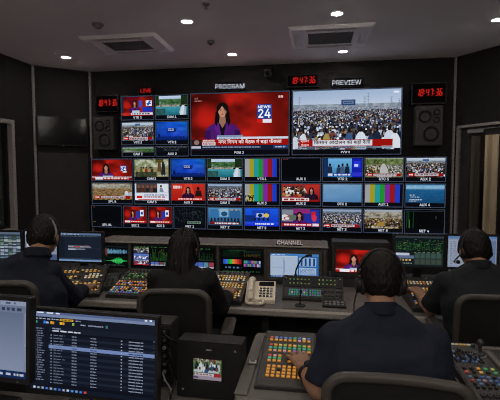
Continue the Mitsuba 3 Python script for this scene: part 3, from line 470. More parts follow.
def ui_colour(p):
    p.rect(0, 0, 1, 1, '060709')
    for k, c in enumerate(['2a56c8', '3a6ae0', '2aa03a', '3ac04a', 'd08a3a', 'e05a2a', 'c83030', '8a2020']): p.rect(.05 + .055 * k, .38, .105 + .055 * k, .58, c, 1e-6)
    r = random.Random(5)
    for k in range(9):
        for j in range(2): p.rect(.55 + .045 * k, .28 + .14 * j, .59 + .045 * k, .4 + .14 * j, r.choice(['6a8ac8', 'b0b8d0', '4a9a9a', '8a3a48', 'c85aa0', '3a4a9a', '7a8a70']), 1e-6)
    for k in range(5): p.bars(.05, .7 + .055 * k, .45, .715 + .055 * k, '2f5a3a', k, .4, 9); p.bars(.55, .7 + .055 * k, .95, .715 + .055 * k, ['7a5a24', '9a6a20', '3a6a40', '2f4a5a', '3f5a30'][k], k + 9, .5, 8)
    p.bars(.1, .2, .5, .26, '5a7aa8', 3, .5, 4); p.bars(.05, .06, .95, .09, '2f8a44', 4, .4, 12); p.bars(.2, .95, .6, .97, '4aa050', 7, .4, 7)
def ui_software(p):
    p.rect(0, 0, 1, 1, 'a8bcd8'); p.rect(0, .9, 1, 1, '4a86c8'); p.bars(.03, .93, .3, .96, 'e4eefa', 2, .7, 4); p.rect(0, .86, 1, .9, 'c8d6e8'); p.rect(.0, .07, .57, .86, 'b4c6de'); p.rect(.27, .1, .29, .82, '8ea4c4'); p.rect(.29, .2, .3, .7, '7a92b8'); p.rect(.57, .07, 1, .9, '2f6cb4'); p.rect(.6, .48, .95, .85, '9dbce0'); p.rect(.6, .12, .95, .42, 'b0cae8')
    for k in range(4): p.rect(.63 + .085 * k, .5, .67 + .085 * k, .82, '244c88', 1e-6)
    for k in range(5): p.bars(.62, .15 + .05 * k, .93, .175 + .05 * k, '3a5f98', k, .6, 6)
    p.bars(.03, .4, .25, .42, '7088ac', 4, .6, 5); p.rect(0, 0, 1, .07, '2a5698'); p.bars(.02, .02, .4, .05, 'a8c4e8', 4, .6, 9)
def ui_scopes(p):
    p.rect(0, 0, 1, 1, '171d20'); p.rect(0, .94, 1, 1, '343c42'); r = random.Random(21)
    p.rect(.02, .48, .98, .92, '10191a')
    for k in range(110): u = .03 + .92 * r.random(); v = .5 + .38 * r.random(); p.rect(u, v, u + r.uniform(.008, .05), v + .008, r.choice(['3a7a40', '4a9a44', '2f5a34', '8a6a3a', '5a9a50']), 1e-6)
    for k in range(26): u = .03 + .036 * k; p.rect(u, .5 + .1 * r.random(), u + .006, .6 + .25 * r.random(), '2c6a34', 1e-6)
    p.rect(.02, .26, .45, .36, '5a6a88'); p.rect(.02, .36, .3, .44, 'b8c2d2'); p.rect(.4, .06, .98, .46, '2a332f')
    for k in range(5): p.rect(.42 + .11 * k, .08, .51 + .11 * k, .24, '3a463f', 1e-6); p.rect(.42 + .11 * k, .28, .51 + .11 * k, .44, '39504a', 1e-6)
    p.bars(.04, .18, .36, .24, 'c8a86a', 3, .6, 5); p.bars(.04, .08, .36, .12, '7a8a80', 4, .6, 5); p.bars(.4, .46, .95, .475, '7aa060', 5, .5, 8)
def ui_list(p):
    p.rect(0, 0, 1, 1, '8e9cb8'); p.rect(0, .92, 1, 1, '5f84b8'); p.rect(.02, .05, .6, .88, 'a3aec2')
    for k in range(14): p.bars(.05, .1 + .054 * k, .55, .12 + .054 * k, '66728c', k, .6, 7)
    p.rect(.62, .05, .98, .88, '6a7da2')
def ui_match(p):
    p.vgrad(0, 0, 1, 1, '4a6a40', '6a8a54'); p.rect(0, .72, 1, 1, '6a7a5a'); crowd(p, .72, .92, .09, .06, 3, pal=['8a9a70', '5a6a44', 'b04a5a', '9aa890']); crowd(p, .3, .62, .2, .13, 8, .08, .92, ['e4e8ea', 'd0d8dc', '3a5a8a', '30424a', 'c8d0d8']); p.rect(0, 0, 1, .16, 'a89aa8'); p.rect(.08, .16, .92, .27, 'd5d8e0'); p.rect(.75, .14, .98, .28, 'b03038'); p.bars(.12, .19, .7, .24, 'a0404a', 2, .7, 7); p.rect(.02, .05, .2, .12, '5a4a6a')
# ------------------------------------------------------------------ the room
CEIL = 3.05
BL, BR = (-3.17, 5.6), (1.724, 5.6)                 # ends of the back wall
LD, RD = (-3.736, 5.137), (2.75, 4.218)             # far ends of the two diagonal walls
def wallseg(name, a, b, hole=None, th=.12, z1=CEIL, bsdf='m_wall'):
    a, b = np.array(a, float), np.array(b, float); L = np.linalg.norm(b - a)
    m = frame((*a, 0), (*(b - a), 0), (0, 0, 1)); p = shapely.box(0, 0, L, z1)
    if hole: p = p.difference(shapely.box(*hole))
    g = tf(extr(p, -th, 0), m)
    return struct(name, g, bsdf, smooth=False), m
struct('floor', box(-5.2, 5.2, -2.4, 8.2, -.1, 0), 'm_floor', smooth=False)
struct('ceiling', box(-5.2, 5.2, -2.4, 8.2, CEIL, CEIL + .1), 'm_ceiling', smooth=False)
wallseg('wall_back', BL, BR)
kLD, mLD = wallseg('wall_left_diagonal', LD, BL)
LW = (-3.90, -2.2)
LWl = math.hypot(LD[0] - LW[0], LD[1] - LW[1])
kLW, mLW = wallseg('wall_left', LW, LD, (LWl - 1.9, .90, LWl - .42, 2.24))
kRD, mRD = wallseg('wall_right_diagonal', BR, RD, (.085, 0, 1.12, 2.165))
wallseg('wall_right', RD, (2.75, -2.2))
wallseg('wall_rear', (2.75, -2.2), LW, bsdf='m_rear')
# rooms seen through the glass, left and right
struct('wall_left_lobby', box(-5.15, -5.05, 1.5, 6.5, 0, CEIL), 'm_farwall', smooth=False)
struct('wall_right_lobby', box(3.95, 4.05, 3.4, 8.1, 0, CEIL), 'm_curtain_grey', smooth=False)
struct('wall_right_lobby_back', box(1.5, 4.05, 8.0, 8.1, 0, CEIL), 'm_curtain_grey', smooth=False)
def lm(m, mesh): return tf(mesh, m)
# pale corner trims
for (x, y) in ((BL[0] + .005, BL[1] - .012), (BR[0] - .006, BR[1] - .012), (LD[0] + .018, LD[1] - .01)):
    struct('trim_1' if 'trim_1' not in scene else 'trim_2' if 'trim_2' not in scene else 'trim_3', box(x - .013, x + .013, y - .02, y + .012, 0, CEIL, .004), 'm_trim')
# window in the left wall
def window_frame(m, u0, u1, v0, v1, w, d0, d1):
    return tf(extr(shapely.box(u0, v0, u1, v1).difference(shapely.box(u0 + w, v0 + w, u1 - w, v1 - w)), d0, d1), m)
k = struct('window_1', window_frame(mLW, LWl - 1.93, LWl - .39, .87, 2.27, .05, -.12, .025), 'm_trim', smooth=False)
part(put('inner_frame', window_frame(mLW, LWl - 1.885, LWl - .435, .915, 2.225, .04, -.1, -.04), 'm_black', k, smooth=False))
put('glass', tf(trimesh.Trimesh([[LWl - 1.86, .94, -.07], [LWl - .46, .94, -.07], [LWl - .46, 2.2, -.07], [LWl - 1.86, 2.2, -.07]], [[0, 1, 2], [0, 2, 3]], process=False), mLW), 'm_glass', k, smooth=False)
# plain door in the left diagonal wall
Lw = np.linalg.norm(np.subtract(BL, LD))
k = struct('door_1', tf(box(.035, Lw - .05, .01, 1.90, 0, .018, .004), mLD), 'm_door')
put('door_handle', tf(cat(cyl((Lw - .115, 1.0, .05), (Lw - .115, 1.14, .05), .009), cyl((Lw - .115, 1.01, .015), (Lw - .115, 1.01, .05), .007), cyl((Lw - .115, 1.13, .015), (Lw - .115, 1.13, .05), .007)), mLD), 'm_knob', k)
struct('trim_4', tf(extr(shapely.box(.02, 0, Lw - .035, 1.915).difference(shapely.box(.032, 0, Lw - .047, 1.903)), 0, .024), mLD), 'm_black', smooth=False)
# glazed door in the right diagonal wall
k = struct('trim_5', tf(extr(shapely.box(.055, 0, 1.15, 2.195).difference(shapely.box(.085, 0, 1.12, 2.165)), -.12, .022), mRD), 'm_trim', smooth=False)
k = struct('door_2', tf(extr(shapely.box(.09, .01, 1.115, 2.16).difference(shapely.box(.195, .12, 1.02, 2.06)), -.07, -.02), mRD), 'm_door', smooth=False)
put('glass', tf(trimesh.Trimesh([[.19, .11, -.045], [1.03, .11, -.045], [1.03, 2.07, -.045], [.19, 2.07, -.045]], [[0, 1, 2], [0, 2, 3]], process=False), mRD), 'm_glass', k, smooth=False)
part(put('door_closer', tf(cat(box(.2, .40, 2.085, 2.13, -.02, .03, .006), box(.2, .62, 2.128, 2.136, .0, .012, .002)), mRD), 'm_metal', k), 'grey metal door closer arm')
part(put('door_handle', tf(cat(cyl((1.06, .95, .04), (1.06, 1.25, .04), .011), cyl((1.06, 1.0, -.03), (1.06, 1.0, .04), .008), cyl((1.06, 1.2, -.03), (1.06, 1.2, .04), .008)), mRD), 'm_metal', k))
def curtain(name, label, a, b, bsdf, group=None):
    a, b = np.array(a, float), np.array(b, float); L = np.linalg.norm(b - a); n = int(L / .012); u = np.linspace(0, 1, n); s = (b - a) / L; q = np.array([-s[1], s[0]])
    off = .012 * np.sin(u * L * 2 * np.pi / .11) + .008 * np.sin(u * L * 41); p = a + u[:, None] * (b - a) + off[:, None] * q
    th = np.vstack([np.column_stack([p + q * .004, np.full(n, z)]) for z in (.02, 2.6)] + [np.column_stack([p - q * .004, np.full(n, z)]) for z in (.02, 2.6)]); f = []
    for i in range(n - 1):
        for o, d in ((0, 1), (2 * n, -1)):
            t = [(o + i, o + i + 1, o + n + i + 1), (o + i, o + n + i + 1, o + n + i)]; f += t if d > 0 else [x[::-1] for x in t]
    return tag(put(name, trimesh.Trimesh(th, f, process=False), bsdf, smooth=True), label, 'curtain', group)
curtain('curtain', 'beige pleated curtain hanging behind the glass of the right-hand door', (2.365, 6.32), (2.535, 6.30), 'm_curtain')
curtain('curtain', 'grey-brown pleated curtain behind the left part of the door glass', (2.02, 6.45), (2.36, 6.42), 'm_curtain_grey')
curtain('curtain', 'dark brown curtain behind the far right edge of the door glass', (2.54, 6.36), (3.5, 6.2), 'm_door')

# ------------------------------------------------------------------ ceiling fittings
def disc(r, z, n=28):
    a = np.arange(n) * 2 * np.pi / n
    v = np.vstack([np.column_stack([r * np.cos(a), r * np.sin(a), np.full(n, z)]), [[0, 0, z]]])
    return trimesh.Trimesh(v, [(n, (i + 1) % n, i) for i in range(n)], process=False)
RING = mikit.ply(lathe([(.049, .0), (.049, -.004), (.052, -.009), (.062, -.007), (.066, 0)], 32), 'm_white', smooth=40)
LAMPD = mikit.ply(lathe([(.049, -.004), (.044, -.010), (.03, -.014), (0, -.016)][::-1], 28), 'm_white', smooth=40)
def downlight(x, y, label, group=None, gain=1.0, z=CEIL):
    k = thing('downlight', label, 'ceiling light', group)
    scene[k + '__ring'] = {**RING, 'to_world': T().translate([x, y, z])}
    scene[k + '__diffuser'] = {**LAMPD, 'to_world': T().translate([x, y, z]), 'emitter': {'type': 'area', 'sampling_weight': 1.0, 'radiance': {'type': 'rgb', 'value': [LAMP * gain, LAMP * gain * .92, LAMP * gain * .82]}}}
for x, y, l in ((-1.21, 3.91, 'lit round downlight in the ceiling above the left air conditioner'), (.187, 3.927, 'lit round downlight nearer than the right air conditioner'), (.319, 5.124, 'lit round downlight behind the right air conditioner, close to the video wall'),
                (-1.0, 5.044, 'lit round downlight above the PROGRAM sign, right of the left air conditioner'), (-3.064, 4.856, 'lit round downlight at far left above the corner television'), (1.686, 4.307, 'lit round downlight at the right edge above the glazed door')):
    downlight(x, y, l)
for x in (-2.5, -1.2, .2, 1.6):
    for y in (2.55, 1.2):
        downlight(x, y, 'round downlight in the ceiling nearer than the far desk', 'downlights over and behind the operators')
for x in (-3.1, -1.9, -.7, .5, 1.7):
    for y in (-.5, -1.6):
        downlight(x, y, 'bright round downlight over the rear of the room', 'downlights over the rear of the room', gain=2.1)
downlight(2.55, 5.6, 'round downlight in the room behind the glazed door', 'downlights behind the glazed door', gain=1.5); downlight(3.1, 5.5, 'round downlight in the room behind the glazed door', 'downlights behind the glazed door', gain=1.5)
def slot_box(x0, x1, y0, y1): return box(x0, x1, y0, y1, CEIL - .022, CEIL - .012)
def cassette(cx, cy, wx, wy, label):
    k = thing('air_conditioner', label, 'air conditioner')
    def P(name, m, b, **q): return put(name, tf(m, rotz(0, (cx, cy, 0))), b, k, **q)
    hx, hy = wx / 2, wy / 2
    body = extr(shapely.box(-hx, -hy, hx, hy).difference(shapely.box(-hx + .19, -hy + .15, hx - .19, hy - .15)), CEIL - .018, CEIL)
    for sx in (-1, 1):
        pass
    outer = shapely.box(-hx, -hy, hx, hy); cut = [shapely.box(-hx + .19, -hy + .15, hx - .19, hy - .15)]
    slots = [(-hx + .17, hx - .17, -hy + .045, -hy + .105), (-hx + .17, hx - .17, hy - .105, hy - .045), (-hx + .05, -hx + .125, -hy + .13, hy - .13), (hx - .125, hx - .05, -hy + .13, hy - .13)]
    shp = outer
    for c in cut: shp = shp.difference(c)
    for a in slots: shp = shp.difference(shapely.box(a[0], a[2], a[1], a[3]))
    lip = tm(Manifold.hull_points(np.array([(sx * hx, sy * hy, CEIL) for sx in (-1, 1) for sy in (-1, 1)] + [(sx * (hx - .03), sy * (hy - .03), CEIL - .03) for sx in (-1, 1) for sy in (-1, 1)])))
    cutter = [extr(shapely.box(a[0], a[2], a[1], a[3]), CEIL - .1, CEIL - .004) for a in slots] + [extr(cut[0], CEIL - .1, CEIL - .006)]
    man = Manifold(m3.Mesh(lip.vertices.astype(np.float32), lip.faces.astype(np.uint32)))
    for c in cutter: man = man - Manifold(m3.Mesh(c.vertices.astype(np.float32), c.faces.astype(np.uint32)))
    P('panel', tm(man), 'm_white', smooth=False)
    part(P('return_backing', box(-hx + .19, hx - .19, -hy + .15, hy - .15, CEIL - .012, CEIL - .007), 'm_black', smooth=False))
    n = 13
    for i in range(n):
        y = -hy + .165 + (wy - .33) * i / (n - 1)
        P('grille_slat', box(-hx + .195, hx - .195, y - .006, y + .006, CEIL - .028, CEIL - .012), 'm_grille', smooth=False)
    for a in slots:
        long_x = a[1] - a[0] > a[3] - a[2]
        if long_x: P('air_flap', tf(box(a[0] + .01, a[1] - .01, -.022, .022, -.003, .003), frame((0, (a[2] + a[3]) / 2, CEIL - .018), (1, 0, 0), (0, .9, .35))), 'm_grille', smooth=False)
        else:
            for q in (-.018, .014): P('air_flap', tf(box(-.011, .011, a[2] + .01, a[3] - .01, -.003, .003), frame(((a[0] + a[1]) / 2 + q, 0, CEIL - .02), (.9, 0, .35), (0, 1, 0))), 'm_white', smooth=False)
cassette(-2.06, 4.47, .86, .62, 'white ceiling cassette air conditioner on the left, seen edge on')
cassette(.15, 4.55, .84, .68, 'white ceiling cassette air conditioner on the right with a dark grille')
k = thing('smoke_detector', 'round smoke detector on the ceiling at upper left', 'smoke detector')
put('base', tf(lathe([(0, 0), (.055, 0), (.055, -.012), (.045, -.022), (0, -.022)]), rotz(0, (-2.087, 3.855, CEIL))), 'm_grille', k); put('sensor_cap', tf(lathe([(0, -.02), (.03, -.02), (.026, -.04), (0, -.042)]), rotz(0, (-2.087, 3.855, CEIL))), 'm_grille', k)
k = thing('ceiling_sensor', 'small dark ceiling sensor between the two air conditioners', 'sensor')
put('base', tf(lathe([(0, 0), (.04, 0), (.04, -.02), (.03, -.03), (0, -.03)]), rotz(0, (-1.132, 4.525, CEIL))), 'm_grille', k); put('lens', tf(lathe([(0, -.025), (.02, -.028), (.014, -.045), (0, -.048)]), rotz(0, (-1.132, 4.525, CEIL))), 'm_black', k)
k = thing('sprinkler', 'small ceiling sprinkler head at the top edge', 'sprinkler')
put('collar', tf(lathe([(0, 0), (.03, 0), (.028, -.008), (0, -.01)]), rotz(0, (-.931, 3.553, CEIL))), 'm_grille', k); put('head', tf(lathe([(0, -.008), (.009, -.008), (.009, -.035), (.02, -.037), (.02, -.041), (0, -.042)]), rotz(0, (-.931, 3.553, CEIL))), 'm_metal', k)

# ------------------------------------------------------------------ the video wall (pictures stand at y = 5.5)
WALLY = 5.5
def tile(x0, x1, z0, z1, fn, name_text, label, band=.052, group=None):
    """One monitor of the video wall: housing with thin bezel, screen picture with its name below."""
    k = thing('wall_monitor', label, 'monitor', group); w, h = x1 - x0, z1 - z0
    m = frame(((x0 + x1) / 2, WALLY, (z0 + z1) / 2), (1, 0, 0), (0, 0, 1))
    put('housing', tf(cat(ringplate(w - .003, h - .003, .008, -.1, .004), extr(rrect(w - .01, h - .01, .004), -.1, -.004)), m), 'm_wallbezel', k, smooth=False)
    W, H = w - .019, h - .019
    p = Pic(W, H, '0a0d14'); e = .0062
    p.rect(0, 0, 1, 1, '46536c'); p.rect(e / W, e / H, 1 - e / W, 1 - e / H, '0a0c12')
    q = Pic(W - 4 * e, H - band - 3 * e); fn(q)
    m2 = m.copy(); m2[:3, 3] = m @ np.array([-W / 2, -H / 2, 0, 1])[:4] if False else (m @ np.array([-W / 2, -H / 2, -.003, 1]))[:3]
    v1, f1, c1 = p.out(m2)
    m4 = m2.copy(); m4[:3, 3] = (m2 @ np.array([2 * e, band + e, .0008, 1]))[:3]
    v2, f2, c2 = q.out(m4)
    vs, fs, cs = [v1, v2], [f1, f2 + len(v1)], [c1, c2]
    if name_text:
        t = Pic(W, band, '0a0c12'); t.text(name_text, .5, .27, .60 if band < .055 else .44, 'd5dbe6', centre=True)
        m5 = m2.copy(); m5[:3, 3] = (m2 @ np.array([0, e * .8, .0006, 1]))[:3]; v3, f3, c3 = t.out(m5); n = len(v1) + len(v2); s = t.n
        keep = f3[2:]
        vs.append(v3); fs.append(keep + n); cs.append(c3)
    glow('screen', (np.vstack(vs), np.vstack(fs), np.vstack(cs)), k, SCREEN, .6 if w > 1 else .15)
c1, c2, c3 = -2.674, -2.178, -1.688
tile(c1, c2, 2.335, 2.682, c_anchor_studio, 'VTR 2', 'small wall monitor with a newsreader on a red and blue set, under LIVE')
tile(c2, c3, 2.335, 2.682, c_pool, 'CAM 1', 'small wall monitor with a man in white by a pool, right of the LIVE sign')
tile(c1, c2, 1.992, 2.330, lambda p: c_crowd_low(p, 5), 'VTR 3', 'small wall monitor with a street crowd and red caption, right of the left loudspeaker')
tile(c2, c3, 1.992, 2.330, c_blue_logo, 'VTR 2', 'small wall monitor with a bright blue title card, left of the PROGRAM picture')
tile(c1, c2, 1.832, 1.987, c_green_road, 'CAM 2', 'short wall monitor with green trees and a road, lowest under LIVE on the left')
tile(c2, c3, 1.832, 1.987, c_dim_cam, 'AUX 2', 'short dark wall monitor at the lower left corner of the PROGRAM picture')
tile(-1.676, -.323, 1.838, 2.690, c_program, 'PGM 2', 'large PROGRAM wall monitor with a newsreader in purple before red', .07)
tile(-.305, 1.085, 1.838, 2.690, c_preview, 'PVW 8', 'large PREVIEW wall monitor with a huge outdoor crowd', .06)
xs = (-3.140, -2.502, -1.968, -1.451, -.941, -.444, .092, .622, 1.124, 1.628)
A = ((c_anchor_red, '', 'wall monitor with a newsreader before plain red, leftmost of its row'), (c_park, 'CAM 2', 'wall monitor with people in a dusty park under a tree'), (c_blue_logo, 'VTR 2', 'wall monitor with a blue title card, below the left end of the PROGRAM picture'),
     (c_pool, 'CAM 3', 'wall monitor with a pool and a man in white, below the PROGRAM picture'), (c_bars, 'VTR 1', 'wall monitor with plain colour bars directly below the PROGRAM picture'), (c_black, 'AUX 1', 'black wall monitor below the gap between PROGRAM and PREVIEW'),
     (c_blue_people, 'VTR 2', 'wall monitor with people standing in a blue set, below PREVIEW'), (c_road, 'RTC 3', 'wall monitor with crowds lining a pale road, below PREVIEW on the right'), (lambda p: c_crowd_low(p, 15), 'AUX 2', 'wall monitor with a crowd, rightmost, just under the right loudspeaker'))
B = ((c_house, 'SPL 8', 'wall monitor with a brown assembly hall, directly under the leftmost newsreader'), (c_news_white, 'CAM 5', 'wall monitor with a white news page, below the dusty park'), (c_red_two, 'AUX 2', 'wall monitor with two people before red-orange, below the blue title card'),
     (lambda p: c_crowd_plain(p, 6), 'CAM 3', 'wall monitor with a white-clad crowd, below the pool'), (c_bars_crowd, 'AUX 3', 'wall monitor with colour bars darkened at the lower left corner'), (c_red_group, 'AUX 2', 'wall monitor with a woman in front of a red picture wall'),
     (c_haze, 'GFX 2', 'wall monitor with an empty pale blue picture'), (c_bars, 'AUX 1', 'wall monitor with colour bars, second from the right in the middle row'), (c_sea, 'AUX 4', 'wall monitor with a deep blue sea and white text lines'))
for row, z0, z1 in ((A, 1.492, 1.822), (B, 1.168, 1.487)):
    for i, (fn, t, l) in enumerate(row): tile(xs[i], xs[i + 1], z0, z1, fn, t, l, band=.052 if t else .012)
xc = (-3.150, -2.672, -2.296, -1.930, -1.451, -.941, -.444, .092, .622, 1.124, 1.628)
Cc = ((c_black_yellow, 'SPL #1', 'black wall monitor at the lower left corner of the video wall'), (c_anchor_small, 'SDI 2', 'small wall monitor with a red newsreader, next to the black lower left one'), (c_anchor_small, 'SDI 3', 'small wall monitor with a red newsreader, left of the dark map'),
      (c_dark_map, 'NET 1', 'dark wall monitor with a grey line map and a pale caption'), (c_blue_room, 'NET 2', 'wall monitor with people in a blue briefing room, bottom row'), (c_bright_blue, 'NET 2', 'wall monitor with a vivid blue studio show, bottom row'),
      (c_purple_anchor, 'NET 3', 'wall monitor with a newsreader in a purple set, bottom row'), (lambda p: c_crowd_plain(p, 26), 'NET 3', 'wall monitor with a dense crowd, bottom row under the pale blue picture'), (c_town, 'NET 5', 'wall monitor with a brown town street, bottom row'),
      (c_black_green, 'NET 4', 'nearly black wall monitor with green lines, bottom right corner'))
for i, (fn, t, l) in enumerate(Cc): tile(xc[i], xc[i + 1], .835, 1.163, fn, t, l)

def sign(text, x, z, hh, c, label, red=False):
    k = thing('name_sign', label, 'sign'); w = len(text) * hh * .68 + .05
    m = frame((x, 5.6, z), (1, 0, 0), (0, 0, 1))
    put('housing', tf(box(-w / 2, w / 2, -hh, hh, 0, .07, .006), m), 'm_matte', k)
    p = Pic(w * .94, hh * 1.6, '050506'); p.text(text, .5, .2, .58, c, bold=False, centre=True)
    m2 = m.copy(); m2[:3, 3] = (m @ np.array([-w * .47, -hh * .8, .0705, 1]))[:3]; glow('lettering', p.out(m2), k, 1.0, .02)
sign('LIVE', -2.31, 2.748, .055, 'f02420', 'small sign reading LIVE in red letters')
sign('PROGRAM', -1.13, 2.769, .064, 'd5dae4', 'small sign reading PROGRAM in white letters')
sign('PREVIEW', .395, 2.769, .064, 'd5dae4', 'small sign reading PREVIEW in white letters')
SEG = {'0': 'abcdef', '1': 'bc', '2': 'abged', '3': 'abgcd', '4': 'fgbc', '5': 'afgcd', '6': 'afgedc', '7': 'abc', '8': 'abcdefg', '9': 'abcdfg'}
def clock(x, z, w, h, dh, tw, label, deep=.08, y=5.6):
    k = thing('digital_clock', label, 'clock'); m = frame((x, y, z), (1, 0, 0), (0, 0, 1))
    put('case', tf(cat(ringplate(w, h, .016, 0, deep, .006), box(-w / 2 + .008, w / 2 - .008, -h / 2 + .008, h / 2 - .008, 0, deep - .008)), m), 'm_black', k, smooth=False)
    p = Pic(w - .034, h - .034, '060404'); s = dh * .10; gap = tw * .035; dw = (tw - 7 * gap - 2 * s) / 6
    total = tw; u = (p.w - total) / 2; vb = (p.h - dh) / 2 + h * .04
    for ch in '18:47:36':
        if ch == ':':
            for q in (.3, .65): p.rect(u / p.w, (vb + dh * q) / p.h, (u + s) / p.w, (vb + dh * q + s) / p.h, 'f0261e')
            u += s + gap; continue
        R = {'a': (s, dh - s, dw - s, dh), 'd': (s, 0, dw - s, s), 'g': (s, dh / 2 - s / 2, dw - s, dh / 2 + s / 2), 'f': (0, dh / 2 + s * .3, s, dh - s * .4), 'e': (0, s * .4, s, dh / 2 - s * .3), 'b': (dw - s, dh / 2 + s * .3, dw, dh - s * .4), 'c': (dw - s, s * .4, dw, dh / 2 - s * .3)}
        for g in SEG[ch]:
            a = R[g]; sl = .12
            p.poly([((u + a[0] + sl * a[1]) / p.w, (vb + a[1]) / p.h), ((u + a[2] + sl * a[1]) / p.w, (vb + a[1]) / p.h), ((u + a[2] + sl * a[3]) / p.w, (vb + a[3]) / p.h), ((u + a[0] + sl * a[3]) / p.w, (vb + a[3]) / p.h)], 'f02a22')
        u += dw + gap
    m2 = m.copy(); m2[:3, 3] = (m @ np.array([-p.w / 2, -p.h / 2, deep - .007, 1]))[:3]
    glow('digits', p.out(m2), k, .85, .02)
    return k
clock(-2.885, 2.585, .35, .24, .092, .295, 'red digital clock on the left reading 18:47:36, above the left loudspeaker')
clock(-.165, 2.812, .42, .17, .088, .32, 'red digital clock in the middle reading 18:47:36, left of the PREVIEW sign', .06)
clock(1.392, 2.598, .42, .265, .09, .305, 'red digital clock on the right reading 18:47:36, above the right loudspeaker', .1)
def speaker(x, z, w, h, label):
    k = thing('wall_speaker', label, 'speaker'); d = .16; m = frame((x, 5.6, z), (1, 0, 0), (0, 0, 1))
    put('cabinet', tf(box(-w / 2, w / 2, -h / 2, h / 2, 0, d, .008), m), 'm_cone', k)
    def driver(name, u, v, r):
        q = m.copy(); q[:3, 3] = (m @ np.array([u, v, d, 1]))[:3]
        s = put(name, tf(lathe([(r * 1.12, -.001), (r * 1.12, .006), (r * 1.04, .009), (r, .006), (r * .93, .008), (r * .85, .003), (r * .35, -.012), (r * .35, -.012)], 28), q), 'm_matte', k)
        put('dust_cap', tf(lathe([(r * .38, -.012), (r * .3, -.004), (r * .15, .001), (0, .002)], 20), q), 'm_knob', s)
        put('surround', tf(lathe([(r * 1.0, .005), (r * 1.06, .012), (r * 1.13, .006)], 28), q), 'm_knob', s)
    driver('woofer', .02 * w / .3, -h * .21, w * .27); driver('woofer', -w * .17, h * .22, w * .22); driver('tweeter', w * .25, h * .33, w * .1); driver('tweeter', w * .25, h * .14, w * .11)
    put('badge', tf(box(-w * .32, -w * .18, h * .43, h * .45, d, d + .003), m), 'm_grille', k)
speaker(-2.905, 2.165, .30, .46, 'black two-way loudspeaker on the wall left of the small monitors')
speaker(1.39, 2.195, .32, .49, 'black two-way loudspeaker on the wall right of the PREVIEW picture')
k = thing('wall_camera', 'small black camera mounted on the wall at ceiling height above PROGRAM', 'camera')
put('bracket', box(-.655, -.575, 5.52, 5.6, 2.96, 3.0, .004), 'm_black', k); put('body', box(-.665, -.565, 5.46, 5.56, 2.86, 2.965, .015), 'm_knob', k)
put('lens', tf(lathe([(0, 0), (.028, 0), (.028, .03), (.022, .034), (.02, .026), (0, .026)]), frame((-.615, 5.46, 2.905), (1, 0, 0), (0, 0, 1))), 'm_lens', k)
# television that is off, on the left diagonal wall
k = thing('wall_television', 'switched-off television on the corner wall above the plain door', 'television'); wt, ht = Lw - .09, .40
m = mLD.copy(); m[:3, 3] = (mLD @ np.array([Lw / 2 - .015, 2.19, 0, 1]))[:3]
put('housing', tf(cat(ringplate(wt, ht, .014, .03, .062), box(-wt / 2 + .004, wt / 2 - .004, -ht / 2 + .004, ht / 2 - .004, .03, .052)), m), 'm_black', k, smooth=False)
put('screen', tf(box(-wt / 2 + .013, wt / 2 - .013, -ht / 2 + .013, ht / 2 - .013, .05, .056), m), 'm_screen_off', k, smooth=False)
put('wall_bracket', tf(box(-.1, .1, -.1, .1, 0, .035, .004), m), 'm_black', k); part(put('logo_light', tf(box(-.012, .012, -ht / 2 - .006, -ht / 2 + .004, .05, .064), m), 'm_grille', k))
# ------------------------------------------------------------------ far control desk
k = thing('control_desk', 'long far control desk under the video wall with brown-grey top', 'desk')
DX0, DX1, DY0, DY1, DZ = -3.1, 1.72, 2.60, 3.20, .74
put('desk_top', box(DX0, DX1, DY0, DY1, DZ - .035, DZ, .004), 'm_desk', k)
part(put('front_edge', tf(box(DX0, DX1, -.014, .014, -.024, .024, .011), frame((0, DY0 - .008, DZ - .022), (1, 0, 0), (0, 1, 0))), 'm_edge', k), 'pale rounded front edge')
for i in range(7):
    a = DX0 + .12 + i * .66
    put('leg_panel', box(a, a + .05, DY0 + .1, DY1, 0.0, DZ - .036, .004), 'm_deskdark', k)
    if i < 6:
        q = put('modesty_panel', box(a + .055, a + .655, DY1 - .22, DY1 - .2, .06, DZ - .04, .003), 'm_deskdark', k)
        put('vent', cat(*[box(a + .2, a + .5, DY1 - .222, DY1 - .219, .5 + .02 * j, .508 + .02 * j) for j in range(4)]), 'm_matte', q, smooth=False)
put('bridge', box(-1.775, .105, 3.205, 3.46, DZ - .3, 1.03, .006), 'm_bridge', k)
put('bridge_rail', box(-1.785, .11, 3.185, 3.47, 1.03, 1.052, .008), 'm_rail', k)
put('rail_edge', box(-1.785, .11, 3.180, 3.186, 1.036, 1.048, .002), 'm_edge', k)
for x in (-1.770, -1.497, -1.135, -.753, -.370, .082):
    put('bridge_post', box(x - .012, x + .012, 3.188, 3.206, DZ, 1.03, .004), 'm_bridge', k)
put('rear_shelf', box(.115, DX1, 3.205, 3.46, DZ - .3, .80, .006), 'm_deskdark', k)
put('rear_shelf', box(DX0, -1.785, 3.205, 3.46, DZ - .3, .80, .006), 'm_deskdark', k)
put('back_panel', box(DX0, DX1, 3.46, 3.48, 0.05, DZ, .004), 'm_deskdark', k)

